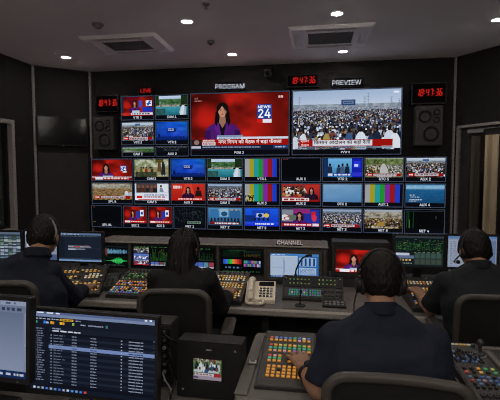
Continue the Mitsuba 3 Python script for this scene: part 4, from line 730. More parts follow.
def screen_unit(name, label, cat_, cx, cy, cz, w, h, pic, right=(1, 0, 0), up=(0, 0, 1), bezel=.013, depth=.035, gain=SCREEN, bez='m_bezel', stand=None, group=None, asp=None, wgt=.15, gap=None):
    k = thing(name, label, cat_, group); m = frame((cx, cy, cz), right, up)
    put('housing', tf(cat(ringplate(w, h, bezel, -depth, .004, .006), box(-w / 2 + .003, w / 2 - .003, -h / 2 + .003, h / 2 - .003, -depth, -.006)), m), bez, k, smooth=False)
    if gap: W, H, ox, oy = gap
    else: W, H, ox, oy = w - 2 * bezel - .002, h - 2 * bezel - .002, 0, 0
    p = Pic(W, H); pic(p); m2 = m.copy(); m2[:3, 3] = (m @ np.array([ox - W / 2, oy - H / 2, -.005, 1]))[:3]
    glow('screen', p.out(m2), k, gain, wgt)
    part(put('power_light', tf(box(w * .4, w * .4 + .006, -h / 2 + bezel * .3, -h / 2 + bezel * .55, .003, .0055), m), 'm_metal', k, smooth=False))
    if stand is not None:        # height of the surface it stands on
        b = m[:3, 3] - m[:3, 2] * (depth + .02); b0 = np.array([b[0], b[1], stand]); n = m[:3, 2] * (1, 1, 0); n /= np.linalg.norm(n)
        put('stand', cat(tf(box(-.03, .03, 0, max(.04, cz - .02 - stand), -.012, .012, .004), frame(b0 + (0, 0, .008), (m[0, 0], m[1, 0], 0), (0, 0, 1))), tf(box(-w * .22, w * .22, 0, .012, -.08, .1, .005), frame(b0, (m[0, 0], m[1, 0], 0), (0, 0, 1)))), bez, k)
        put('mount', tf(box(-.05, .05, -.05, .05, -depth - .022, -depth + .002, .003), m), bez, k)
    return k, m
BY = 3.198
def bridge_screen(label, x0, x1, z0, z1, pic): return screen_unit('rack_monitor', label, 'monitor', (x0 + x1) / 2, BY, (z0 + z1) / 2, x1 - x0, z1 - z0, pic, bezel=.010, depth=.02, bez='m_black', gain=.85)
bridge_screen('small desk monitor with a green audio waveform', -1.745, -1.507, .825, 1.024, ui_wave)
bridge_screen('small desk monitor with stacked pictures and green meters, right of the green waveform', -1.484, -1.149, .825, 1.024, ui_multi)
bridge_screen('small desk monitor of green level meters, right of the seated woman', -1.122, -.767, .815, 1.022, ui_meters)
bridge_screen('small desk monitor with red, green and blue colour blocks, above the phone', -.739, -.384, .805, 1.016, ui_colour)
k, _ = screen_unit('desk_monitor', 'desk monitor with a pale blue software window, right of the colour block monitor', 'monitor', -.147, 3.178, .895, .42, .235, ui_software, bezel=.024, depth=.03, bez='m_bridge', gain=.75)
# white lettering standing on the rail
k = thing('letter_sign', 'small white letters standing on the rail above the pale blue software window', 'sign')
lt = text2d('CHANNEL', True)
tx = meshkit.text_mesh('CHANNEL', .030, .008, True); m = frame((-.285, 3.20, 1.055), (1, 0, 0), (0, 0, 1))
put('letters', tf(tx, m), 'm_white', k, smooth=False); put('strip', box(-.29, -.09, 3.188, 3.212, 1.050, 1.056, .001), 'm_black', k)
k, _ = screen_unit('desk_monitor', 'boxy desk monitor with a newsreader on red, beyond the foreground man', 'monitor', .35, 3.20, .955, .425, .262, c_anchor_red, depth=.16, bez='m_console', gap=(.372, .172, .003, -.014), bezel=.022, gain=1.1)
put('foot', box(.18, .52, 3.22, 3.35, .80, .826, .004), 'm_bridge', k)
screen_unit('computer_monitor', 'desk monitor with a dark editing timeline, right of the left man', 'monitor', -1.880, 3.10, 1.005, .405, .258, ui_timeline, stand=DZ, gain=.85)
screen_unit('computer_monitor', 'desk monitor mostly behind the head of the left man', 'monitor', -2.240, 3.12, 1.005, .32, .262, ui_red, stand=DZ, gain=.7)
screen_unit('computer_monitor', 'desk monitor with rows of clips at the left edge of the picture', 'monitor', -2.590, 3.10, .998, .385, .262, ui_edit, stand=DZ, gain=.8)
screen_unit('computer_monitor', 'desk monitor with green traces, left of the right-hand man', 'monitor', .746, 3.10, 1.046, .36, .248, ui_scopes, stand=DZ, gain=.9)
screen_unit('computer_monitor', 'desk monitor with a pale list, behind the head of the right-hand man', 'monitor', 1.100, 3.10, 1.052, .35, .25, ui_list, stand=DZ, gain=.7)

# ------------------------------------------------------------------ control panels with lit keys
LIT = {'y': 'd0a252', 'o': 'cf8a34', 'w': 'c4bba8', 'g': '3f9a58', 'b': '4a66a8', 'r': 'b84e3e', 'c': '3f9f8e', 'p': '8c5c98', 'k': '14120f', 'm': 'bd8f96', 'l': '94a84a', 's': '667fa4'}
def keys_mesh(cells, m, kw, kh, t=.007):
    """cells: (u, v, colour); each key a small tapered cap."""
    vs, fs, cs, n = [], [], [], 0
    F = [(0, 1, 5), (0, 5, 4), (1, 2, 6), (1, 6, 5), (2, 3, 7), (2, 7, 6), (3, 0, 4), (3, 4, 7), (4, 5, 6), (4, 6, 7)]
    for u, v, c in cells:
        q = np.array([(u + sx * kw / 2 * s, v + sy * kh / 2 * s, z) for z, s in ((.0005, 1), (t, .86)) for sx, sy in ((-1, -1), (1, -1), (1, 1), (-1, 1))])
        vs.append(q); fs.append(np.array(F) + n); n += 8; cs.append(np.vstack([np.tile(lin(c) * .25, (4, 1)), np.tile(lin(c), (4, 1))]))
    v = np.vstack(vs)
    return v @ m[:3, :3].T + m[:3, 3], np.vstack(fs), np.vstack(cs)
def bank(k, m, u0, v0, cols, pu, pv, kw, kh, rows, seed=0, gain=1.0, name='lit_keys', label=None, dim=.0):
    """rows: strings of colour letters, lowest row first, repeated along the row; '.' leaves a gap."""
    r = random.Random(seed); cells = []
    for j, s in enumerate(rows):
        for i in range(cols):
            c = s[i % len(s)]
            if c == '.': continue
            if c == '?': c = r.choice('yowgbrcps')
            if r.random() < dim: c = 'k'
            cells.append((u0 + i * pu, v0 + j * pv, LIT[c]))
    part(glow(name, keys_mesh(cells, m, kw, kh), k, gain, .01, 'm_black'), label, True)
def slab(poly, m, t):
    return tf(extr(poly, -t, 0), m)
def wedge(pts2, m, zb):
    """Body below a sloping panel: its outline, dropped to height zb (convex outlines)."""
    top = np.array([m @ np.array([u, v, 0, 1]) for u, v in pts2])[:, :3]; bot = top.copy(); bot[:, 2] = zb
    return tm(Manifold.hull_points(np.vstack([top, bot])))
def panel_unit(name, label, o, right, w, d, slope, lip=.012, zb=DZ, bsdf='m_console'):
    k = thing(name, label, 'control panel'); r = np.array([*right, 0.]) / np.linalg.norm(right); f = np.array([-r[1], r[0], 0])
    m = frame(o, r, f + np.array([0, 0, slope]))
    put('body', wedge([(0, 0), (w, 0), (w, d), (0, d)], m, zb), bsdf, k, smooth=False)
    part(put('faceplate', tf(box(lip, w - lip, lip, d - lip, -.002, .003, .002), m), 'm_panel', k))
    m = m.copy(); m[:3, 3] = (m @ np.array([0, 0, .003, 1]))[:3]
    return k, m
def knob(k, m, u, v, r=.009, h=.014, name='knob', bsdf='m_knob'):
    q = m.copy(); q[:3, 3] = (m @ np.array([u, v, 0, 1]))[:3]
    put(name, tf(lathe([(0, 0), (r * 1.1, 0), (r, h * .2), (r * .9, h * .92), (r * .75, h), (0, h)], 14), q), bsdf, k)
def fader(k, m, u, v0, v1, at):
    s = put('fader_track', tf(box(u - .002, u + .002, v0, v1, 0, .0015), m), 'm_matte', k, smooth=False)
    put('fader_cap', tf(box(u - .007, u + .007, at - .012, at + .012, .001, .014, .003), m), 'm_rail', s)
# left man's switcher panel
k, m = panel_unit('switcher_panel', 'control panel of yellow lit keys in front of the left man', (-1.86, 2.50 + .04, .765), (.95, .31), .40, .46, .24)
bank(k, m, .03, .05, 12, .031, .024, .019, .009, ['yyoy', 'yoyy', 'w..y'], 1, 1.00, dim=.12); bank(k, m, .03, .15, 12, .031, .026, .019, .009, ['yyyo', 'yoyk'], 2, 1.00, dim=.1, label='amber lit keys')
bank(k, m, .03, .24, 7, .031, .026, .019, .009, ['yoyy', 'yyko'], 3, 1.00, dim=.15); bank(k, m, .26, .24, 5, .027, .026, .017, .011, ['wwyw', 'wyww', 'kwww'], 4, 1.00, dim=.1, label='white lit keys'); bank(k, m, .03, .34, 11, .031, .026, .019, .009, ['yyoy', 'oyyw'], 5, 0.88, dim=.2)
for i in range(6): knob(k, m, .05 + .06 * i, .425, .008)
# joystick unit between the panels
k, m = panel_unit('joystick_panel', 'dark joystick and knob panel between the yellow and multicoloured key panels', (-1.455 + .02, 2.66, .76), (.97, .24), .13, .40, .2) if False else panel_unit('joystick_panel', 'dark joystick and knob panel right of the yellow key panel', (-1.60, 2.78, .775), (.95, .31), .17, .24, .2)
for i in range(4):
    for j in range(3): knob(k, m, .03 + .036 * i, .03 + .035 * j, .0075, .015)
s = put('joystick', tf(cat(lathe([(0, 0), (.024, 0), (.018, .012), (.006, .016), (.005, .045), (.009, .05), (.009, .062), (0, .066)], 16)), frame((m @ np.array([.085, .18, 0, 1]))[:3], m[:3, 0], m[:3, 1])), 'm_knob', k)
# multicoloured panel
k, m = panel_unit('switcher_panel', 'control panel of small multicoloured keys left of the seated woman', (-1.43, 2.66, .765), (1, .0), .37, .40, .25)
bank(k, m, .022, .028, 17, .0202, .022, .0125, .009, ['bgs?bpsb', 'wbyrsbgw', 'o?bo?yrb', 'wsbwyowr'], 11, 0.94, dim=.1); bank(k, m, .022, .135, 17, .0202, .022, .0125, .009, ['oryosyro', 'pbsbwbpb', 'yoryoroy'], 12, 1.00, dim=.1); bank(k, m, .03, .225, 9, .024, .024, .0125, .008, ['lglk', 'gklg', 'lgkl', 'kgl?'], 13, 0.62, dim=.25); bank(k, m, .27, .225, 4, .022, .022, .0125, .009, ['bsbs', 'bbsb', 'sbbs', 'bsbb'], 14, 1.12, label='blue lit keys')
for i in range(12): knob(k, m, .035 + .027 * i, .345, .006, .012)
# the woman's panel
k, m = panel_unit('switcher_panel', 'control panel of small yellow keys under the hand of the woman', (-.80, 2.63, .768), (1, .0), .335, .40, .27)
bank(k, m, .028, .035, 14, .0215, .026, .0125, .010, ['yowy', 'ywoy', 'oyyw', 'wyyo'], 21, 0.94, dim=.08); bank(k, m, .028, .165, 14, .0215, .026, .0125, .010, ['yyow', 'yoyy', 'wyoy'], 22, 1.00, dim=.08, label='amber lit keys'); bank(k, m, .028, .265, 14, .0215, .026, .0125, .010, ['wwyw', 'yyow', 'woyy'], 23, 1.06, dim=.08)
for i in range(8): knob(k, m, .04 + .037 * i, .365, .007, .012)
# right-hand man's panel
k, m = panel_unit('switcher_panel', 'control panel of mixed lit keys in front of the right-hand man', (.615, 2.67, .765), (1, .0), .44, .42, .24)
bank(k, m, .03, .03, 18, .0222, .024, .0125, .009, ['swbosw?b', 'owsbwsow', 'bswyowsb'], 31, 0.94, dim=.1); bank(k, m, .03, .125, 18, .0222, .024, .0125, .009, ['wbsowyrs', 'soobsywo', 'osbwo?ws'], 32, 1.00, dim=.1); bank(k, m, .03, .225, 18, .0222, .024, .0125, .009, ['oywooyrs', 'yoyywoyo'], 33, 0.88, dim=.15, label='amber lit keys'); bank(k, m, .03, .315, 18, .0222, .026, .0125, .009, ['owwywrwo', 'wowwyoww'], 34, 0.88, dim=.1)
for i in range(9): knob(k, m, .05 + .043 * i, .39, .007, .012)

# ------------------------------------------------------------------ desk phone
k = thing('desk_phone', 'cream office phone with coiled cord on the far desk', 'telephone')
m = frame((-.352, 2.70, .765), (1, .06, 0), (-.06, 1, .42))
PW, PD = .20, .20
put('base', wedge([(-.1, 0), (.1, 0), (.1, PD), (-.1, PD)], m, DZ), 'm_cream', k, smooth=False)
part(put('display', tf(box(-.015, .09, .145, .19, 0, .004, .002), m), 'm_screen_off', k), 'dark display')
for i in range(4):
    for j in range(4): part(put('key', tf(box(-.008 + .024 * i, .010 + .024 * i, .028 + .027 * j, .044 + .027 * j, 0, .005, .002), m), 'm_knob' if i < 3 else 'm_grille', k))
hs = Manifold.batch_hull([Manifold.sphere(.024, 20).scale((1, 1.25, .62)).translate((0, y, z)) for y, z in ((.0, .0), (.03, .016))]) + Manifold.batch_hull([Manifold.sphere(.017, 20).translate((0, y, .024)) for y in (.03, .15)]) + Manifold.batch_hull([Manifold.sphere(.024, 20).scale((1, 1.25, .62)).translate((0, y, z)) for y, z in ((.18, .0), (.15, .016))])
q = m.copy(); q[:3, 3] = (m @ np.array([-.065, .012, .018, 1]))[:3]
put('handset', tf(tm(hs), q), 'm_cream', k, smooth=40)
path = curve([(-.42, 2.705, .775), (-.435, 2.66, .757), (-.40, 2.635, .756), (-.345, 2.64, .756), (-.325, 2.67, .757), (-.34, 2.705, .768)], 60)
ph = np.arange(len(path)) * 1.05
tg = np.gradient(path, axis=0); tg /= np.linalg.norm(tg, axis=1, keepdims=True); sd = np.cross(tg, [0, 0, 1]); sd /= np.linalg.norm(sd, axis=1, keepdims=True); uu = np.cross(sd, tg)
put('coiled_cord', tube(path + .0075 * (np.cos(ph)[:, None] * sd + np.sin(ph)[:, None] * uu), .0032, 6), 'm_cream', k, smooth=True)

# ------------------------------------------------------------------ audio unit with green lights
k = thing('audio_unit', 'black intercom unit with two rows of green lights, right of the phone', 'intercom')
m = frame((-.005, 2.79, .757), (1, 0, 0), (0, .62, .78))
put('body', wedge([(-.205, 0), (.205, 0), (.205, .17), (-.205, .17)], m, DZ), 'm_console', k, smooth=False)
part(put('upper_plate', tf(box(-.195, .195, .085, .162, 0, .004, .002), m), 'm_black', k)); part(put('lower_plate', tf(box(-.195, .195, .008, .078, 0, .004, .002), m), 'm_panel', k))
q = m.copy(); q[:3, 3] = (m @ np.array([0, 0, .004, 1]))[:3]
bank(k, q, -.155, .108, 6, .026, .03, .009, .006, ['llgl', 'lgll'], 41, .9, 'green_lights', 'green lights'); bank(k, q, .045, .108, 5, .026, .03, .009, .006, ['lgll', 'llgl'], 42, .9, 'green_lights', 'green lights')
bank(k, q, -.155, .026, 8, .0165, .0165, .013, .013, ['cscgpcs', 'gwsccsw', 'scgcscp'], 43, .55, 'lit_keys', 'pale green and lilac lit keys'); bank(k, q, -.015, .026, 5, .0165, .0165, .013, .013, ['cpscg', 'sgcsp', 'cscgs'], 44, .5)
for i in range(5):
    for j in range(2): knob(k, q, .085 + .025 * i, .028 + .032 * j, .008, .012)
knob(k, q, .068, .05, .011, .014)
for u in (-.185, .185): part(put('screw', tf(lathe([(0, .006), (.004, .005), (.005, .003), (0, .003)], 10), frame((m @ np.array([u, .15, 0, 1]))[:3], m[:3, 0], m[:3, 1])), 'm_metal', k))
k = thing('remote_panel', 'small black button box at the right foot of the intercom unit', 'control panel')
m = frame((.135, 2.675, .752), (1, 0, 0), (0, 1, .2)); put('body', wedge([(-.075, 0), (.075, 0), (.075, .08), (-.075, .08)], m, DZ), 'm_black', k, smooth=False)
for i in range(5):
    for j in range(2): put('button', tf(box(-.06 + .026 * i, -.044 + .026 * i, .015 + .03 * j, .03 + .03 * j, 0, .005, .002), m), 'm_grille', k)
k = thing('paper_mat', 'pale grey mat under the small microphone on the far desk', 'mat')
put('sheet', box(-.19, .05, 2.625, 2.735, DZ, DZ + .003, .001), 'm_desk', k); put('border', tf(extr(shapely.box(-.195, 2.62, .055, 2.74).difference(shapely.box(-.19, 2.625, .05, 2.735)), DZ, DZ + .004), np.eye(4)), 'm_rail', k, smooth=False)
k = thing('microphone', 'small black microphone on a round base before the intercom unit', 'microphone')
put('base', tf(lathe([(0, 0), (.036, 0), (.034, .006), (.012, .012), (0, .013)], 24), rotz(0, (-.085, 2.68, DZ + .003))), 'm_black', k); put('stem', tube(curve([(-.085, 2.68, .753), (-.085, 2.682, .79), (-.082, 2.69, .825)], 8), .005), 'm_black', k, smooth=True)
put('capsule', tf(lathe([(0, 0), (.008, .002), (.009, .02), (.006, .028), (0, .03)], 14), rotz(0, (-.082, 2.69, .82))), 'm_matte', k)
k = thing('gooseneck_microphone', 'thin curved gooseneck microphone in front of the pale blue software window', 'microphone')
put('gooseneck', tube(curve([(-.125, 2.915, .885), (-.12, 2.92, .93), (-.085, 2.925, 1.0), (-.055, 2.93, 1.02)], 10), .0055), 'm_black', k, smooth=True)
put('capsule', tube(curve([(-.055, 2.93, 1.02), (-.035, 2.93, 1.027), (-.012, 2.93, 1.026)], 6), [.009] * 12 + [.008]), 'm_matte', k, smooth=True)
put('collar', cyl((-.125, 2.915, .87), (-.125, 2.915, .892), .011), 'm_black', k)

# ------------------------------------------------------------------ foreground: equipment table, monitors, rack boxes
k = thing('equipment_table', 'low grey equipment table at the bottom left under the monitors', 'table'); TZ = .64
put('table_top', extr(shapely.Polygon([(-2.1, 1.1), (-.305, 1.1), (-.305, 1.87), (-.9, 1.87), (-.9, 1.60), (-2.1, 1.60)]), TZ - .03, TZ), 'm_desk', k, smooth=False)
for x, ys in ((-2.05, (1.15, 1.55)), (-.36, (1.15, 1.8))):
    for y in ys: put('leg', box(x - .025, x + .025, y - .025, y + .025, 0, TZ - .03, .004), 'm_deskdark', k)
put('rear_panel', box(-.85, -.4, 1.80, 1.815, .2, TZ - .03, .003), 'm_deskdark', k)
screen_unit('computer_monitor', 'large foreground monitor with a dark file list and one highlighted row', 'monitor', -.890, 1.520, .868, .590, .355, ui_files, right=(.9985, -.055, 0), up=(0, .05, 1), bezel=.0125, depth=.03, stand=TZ, gain=.92, wgt=.3)
screen_unit('computer_monitor', 'foreground monitor cut by the left edge, showing a pale grey window', 'monitor', -1.352, 1.43, .958, .56, .335, ui_doc, right=(.998, -.06, 0), up=(0, .05, 1), bezel=.016, depth=.03, stand=TZ, gain=.62, wgt=.3)
k, m = screen_unit('preview_monitor', 'small boxy black monitor with a tiny sports picture, bottom centre', 'monitor', -.435, 1.675, .768, .285, .242, ui_match, right=(.998, -.035, 0), up=(0, .03, 1), bezel=.07, depth=.09, bez='m_black', gap=(.128, .105, -.012, .006), gain=.62)
part(put('front_plate', tf(ringplate(.275, .232, .068, .003, .0075, .004), m), 'm_black', k, smooth=False))
for u, v in ((.115, .09), (.115, -.085), (-.115, -.09)): part(put('screw', tf(lathe([(0, .0115), (.004, .0105), (.0055, .0075), (0, .0075)], 12), frame((m @ np.array([u, v, 0, 1]))[:3], m[:3, 0], m[:3, 1])), 'm_metal', k))
part(put('badge', tf(box(-.012, .012, .085, .091, .0075, .0085), m), 'm_grille', k, smooth=False)); put('foot', box(-.50, -.36, 1.68, 1.75, TZ, .664, .003), 'm_console', k)
k = thing('rack_unit', 'dark equipment rack full of cable sockets behind the big foreground monitor', 'equipment rack')
put('case', box(-.87, -.625, 1.74, 1.845, TZ, .935, .004), 'm_console', k)
for j in range(7):
    z = .668 + .036 * j; q = put('module', box(-.865, -.63, 1.733, 1.741, z, z + .031, .001), 'm_black', k)
    for i in range(3): put('socket', tf(lathe([(0, .004), (.004, .004), (.004, .012), (.008, .011), (.008, 0)], 10), frame((-.71 + .028 * i, 1.733, z + .015), (1, 0, 0), (0, 0, 1))), 'm_metal' if (i + j) % 3 else 'm_grille', q)
for i, pts in enumerate((((-.655, 1.72, .90), (-.62, 1.69, .89), (-.585, 1.71, .86), (-.56, 1.75, .80), (-.57, 1.78, .70), (-.6, 1.8, .648)), ((-.63, 1.72, .83), (-.605, 1.68, .80), (-.60, 1.70, .72), (-.56, 1.74, .66), (-.50, 1.80, .647)),
                         ((-.66, 1.72, .72), (-.63, 1.67, .71), (-.60, 1.66, .67), (-.60, 1.62, .647), (-.62, 1.52, .646)), ((-.63, 1.72, .76), (-.61, 1.69, .75), (-.59, 1.68, .70), (-.595, 1.64, .66), (-.58, 1.58, .646)), ((-.60, 1.66, .646), (-.59, 1.60, .646), (-.61, 1.54, .648), (-.58, 1.49, .646)))):
    k = thing('cable', ['thin black cable arching from the top of the rack unit', 'black cable falling from the middle of the rack unit', 'grey cable at the foot of the rack unit', 'short black cable dropping behind the small boxy monitor', 'loose grey cable lying on the equipment table'][i], 'cable')
    scene[k] = mikit.ply(tube(curve(pts, 12), .004, 7), 'm_black' if i in (0, 1, 3) else 'm_grille', smooth=True)

# ------------------------------------------------------------------ foreground console
k = thing('foreground_console', 'foreground control console wrapped around the near man, grey with a metal rim', 'console')
CZ = .775
outl = shapely.Polygon([(-.285, 1.47), (.0, 1.47), (.03, 1.50), (.03, 1.80), (.57, 1.80), (.57, 1.42), (1.15, 1.42), (1.15, 2.06), (-.285, 2.06)])
put('worktop', tf(extr(outl, CZ - .04, CZ), np.eye(4)), 'm_desk', k, smooth=False)
part(put('front_edge', tf(box(-.285, .0, -.012, .012, -.022, .022, .009), frame((0, 1.462, CZ - .02), (1, 0, 0), (0, 1, 0))), 'm_rail', k))
put('side_panel', box(-.28, -.255, 1.5, 2.04, 0, CZ - .04, .004), 'm_deskdark', k); put('side_panel', box(1.1, 1.125, 1.46, 2.04, 0, CZ - .04, .004), 'm_deskdark', k); put('rear_panel', box(-.255, 1.1, 2.02, 2.04, .05, CZ - .04, .004), 'm_deskdark', k)
put('rear_rim', box(-.285, 1.15, 2.05, 2.075, CZ - .05, CZ + .012, .006), 'm_rail', k)
put('side_rim', box(-.29, -.24, 1.48, 2.05, CZ, CZ + .008, .003), 'm_desk', k)
s = put('latch', box(-.275, -.235, 1.715, 1.745, CZ + .008, CZ + .02, .003), 'm_metal', k); put('screw', tf(lathe([(0, .008), (.006, .007), (.008, 0), (0, 0)], 12), rotz(0, (-.255, 1.73, CZ + .02))), 'm_metal', s)
k, m = panel_unit('switcher_panel', 'foreground key panel with orange and green keys under the near man\'s hand', (-.222, 1.535, .788), (1, 0), .235, .43, .13, lip=.006, zb=CZ)
FG = m
KW, KH = .0148, .0105
bank(k, m, .043, .063, 8, .0212, .0218, KW, KH, ['oooo', 'oooo', 'ooyo', 'oooo'], 51, .9, dim=.06, label='orange lit keys')
bank(k, m, .040, .168, 3, .0212, .0195, KW, KH, ['ooo', 'cgg', 'rmo'], 52, .9, label='orange and green lit keys'); bank(k, m, .125, .168, 4, .0212, .0195, KW, KH, ['okok', 'kkmk', 'mkok'], 53, .6)
bank(k, m, .036, .247, 9, .0212, .023, KW, KH, ['omomopomo', 'cgccgcgcg', 'royloyglo'], 54, .9, label='green and orange lit keys')
bank(k, m, .034, .337, 9, .0212, .021, KW, KH, ['oooooomoo', 'rsbsbgbwb'], 55, .9, label='orange and blue lit keys')
k, m = panel_unit('switcher_panel', 'upper key panel continuing behind the arm of the near man', (.018, 1.81, .788 + .275 * .13), (1, 0), .19, .155, .13, lip=.006, zb=CZ)
bank(k, m, .02, .018, 7, .0212, .023, KW, KH, ['oomoomo', 'gcpgccg', 'lyplogl'], 61, .85); bank(k, m, .02, .09, 7, .0212, .021, KW, KH, ['omomoo', 'wsbbsb'], 62, .8)
k, m = panel_unit('positioner_panel', 'foreground panel with a joystick, blue lights and small keys right of the near man', (.585, 1.45, .783), (1, .03), .165, .53, .09, lip=.006, zb=CZ)
bank(k, m, .03, .17, 6, .022, .0235, .013, .009, ['kkkkkk', 'kskksk', 'rsmsbs', 'skbsks'], 71, .45, label='blue and red lit keys'); bank(k, m, .03, .275, 5, .027, .027, .014, .010, ['rkykg', 'kkogl'], 72, .7, label='red, yellow and green lit keys'); bank(k, m, .02, .355, 9, .013, .02, .007, .008, ['bksbkbsk', 'kbskbkks', 'sbkbskbk', 'kksbkksb', 'bskkbskk'], 73, .5, dim=.3, label='small blue lights'); bank(k, m, .02, .50, 8, .0165, .02, .014, .006, ['wwwwyyww'], 74, .6, label='pale strip of lights')
bank(k, m, .03, .03, 6, .022, .03, .017, .02, ['kkkkkk', 'kkkkkk', 'kkkkkk', 'kkkkkk'], 75, 1.0, 'dark_keys')
q = m.copy(); q[:3, 3] = (m @ np.array([.135, .42, 0, 1]))[:3]
s = put('joystick', tf(lathe([(0, 0), (.024, 0), (.023, .01), (.008, .018), (.007, .04), (.012, .046), (.013, .062), (.008, .07), (0, .071)], 18), q), 'm_knob', k); put('collar', tf(lathe([(.019, .0), (.028, .0), (.028, .004), (.019, .006)], 20), q), 'm_grille', s)
for u, v in ((.06, .445), (.09, .40), (.05, .38), (.135, .49)): knob(k, m, u, v, .009, .015)
k, m = panel_unit('side_panel_unit', 'plain grey panel with a latch at the lower right corner', (.80, 1.45, .781), (1, .03), .24, .53, .05, lip=.006, zb=CZ, bsdf='m_desk')
for v in (.1, .42): s = put('latch', tf(box(.01, .05, v, v + .025, .003, .014, .003), m), 'm_metal', k)
for i in range(6): knob(k, m, .09 + .022 * i, .3, .007, .012)
put('separator', tf(box(-.028, -.008, 0, .5, -.02, .006, .003), m), 'm_rail', k)
k = thing('slim_remote', 'slim black remote lying on the grey panel at the right edge', 'remote')
q = m.copy(); q[:3, 3] = (m @ np.array([.13, .40, .003, 1]))[:3]; q[:3, :3] = q[:3, :3] @ rotz(-.5)[:3, :3]
put('body', tf(box(-.06, .06, -.02, .02, 0, .018, .005), q), 'm_black', k)
for i in range(5): put('button', tf(box(-.048 + .02 * i, -.036 + .02 * i, -.008, .008, .017, .021, .002), q), 'm_grille', k)
# ------------------------------------------------------------------ people
V = lambda *a: np.array(a, float)
def ball(p, r, n=14): return Manifold.sphere(r, n).translate(tuple(map(float, p)))
def limb(*pr, n=14):
    out = [Manifold.batch_hull([ball(pr[i][0], pr[i][1], n), ball(pr[i + 1][0], pr[i + 1][1], n)]) for i in range(len(pr) - 1)]
    return out
def union(ms): return Manifold.batch_boolean(ms, m3.OpType.Add)
def toman(mesh):
    mesh.merge_vertices(); return Manifold(m3.Mesh(np.asarray(mesh.vertices, np.float32), np.asarray(mesh.faces, np.uint32)))
def soften(man, edge, it=12):
    m = tm(man.refine_to_length(edge)); m.merge_vertices()
    trimesh.smoothing.filter_taubin(m, .5, .53, iterations=it); return m
def headshape(s=0.0, n=4):
    """Skull with a face: x right, y forward, z up, origin between the ears; s: how far it is grown outwards."""
    m = trimesh.creation.icosphere(n, 1.0); d = m.vertices.copy(); x, y, z = d.T
    v = d * (.077 + s, .098 + s, .120 + s)
    low = np.clip(-z, 0, 1)
    v[:, 0] *= 1 - .30 * low ** 1.5
    v[:, 1] += np.where(y < 0, .035 * low * -y, 0) + np.where(y > 0, .006 * low, 0)
    v[:, 1] += .012 * np.exp(-((z - .1) / .5) ** 2) * np.clip(-y, 0, 1)
    if s == 0:
        X, Z = v[:, 0], v[:, 2]; front = np.clip(y, 0, 1) ** 2; g = lambda cx, cz, sx, sz: np.exp(-((X - cx) / sx) ** 2 - ((Z - cz) / sz) ** 2)
        add = .024 * g(0, -.028, .011, .016) + .012 * g(0, -.005, .009, .022) + .006 * g(0, .03, .05, .009) - .010 * g(.031, .010, .016, .011) - .010 * g(-.031, .010, .016, .011) + .006 * g(0, -.062, .022, .008) - .004 * g(0, -.066, .024, .003) + .007 * g(0, -.097, .02, .014)
        v[:, 1] += add * front
    return trimesh.Trimesh(v, m.faces, process=False)
def ear(sx):
    e = trimesh.creation.icosphere(2, 1.0); e.apply_scale((.011, .02, .032)); e.apply_transform(frame((sx * .078, -.008, -.012), (1, -.35 * sx, 0), (0, 0, 1)) if False else rotz(-.3 * sx, (sx * .079, -.008, -.012))); return e
def hand(w, d, n, side, curl=.3, spread=1.0, thumb_in=0.0):
    """Hand from wrist w along d; n: out of the palm; side: unit vector towards the thumb."""
    d = d / np.linalg.norm(d); n = n - d * (n @ d); n /= np.linalg.norm(n); s = np.cross(d, n); s = s if s @ side > 0 else -s
    P = lambda a, b, c: w + d * a + s * b + n * c
    ms = [Manifold.batch_hull([ball(P(-.005, .014, 0), .017), ball(P(-.005, -.014, 0), .017), ball(P(.082, .030, 0), .0125), ball(P(.085, .01, -.003), .013), ball(P(.083, -.012, -.003), .013), ball(P(.076, -.032, 0), .0115), ball(P(.03, .026, .006), .016)])]
    for k, (b, L, off) in enumerate(((.031, .070, .084), (.0105, .078, .088), (-.0115, .072, .086), (-.032, .056, .078))):
        p, a = P(off, b, -.001), curl * (.6 + .15 * k); q = d + s * (b * 3.2 * spread); q /= np.linalg.norm(q)
        pts = [(p, .0098)]; 
        for f, r in ((.45, .0090), (.31, .0082), (.24, .0072)):
            dirn = q * math.cos(a) + n * math.sin(a); p = p + dirn * L * f; pts.append((p, r)); a += curl * 1.1
        ms += limb(*pts, n=12)
    t0 = P(.018, .028, .006); t1 = P(.050, .054, .012); t2 = P(.078, .062 - thumb_in, .016); t3 = P(.098, .060 - thumb_in, .020)
    ms += limb((t0, .016), (t1, .0115), (t2, .0098), (t3, .0082), n=12)
    return soften(union(ms), .0055, 5)
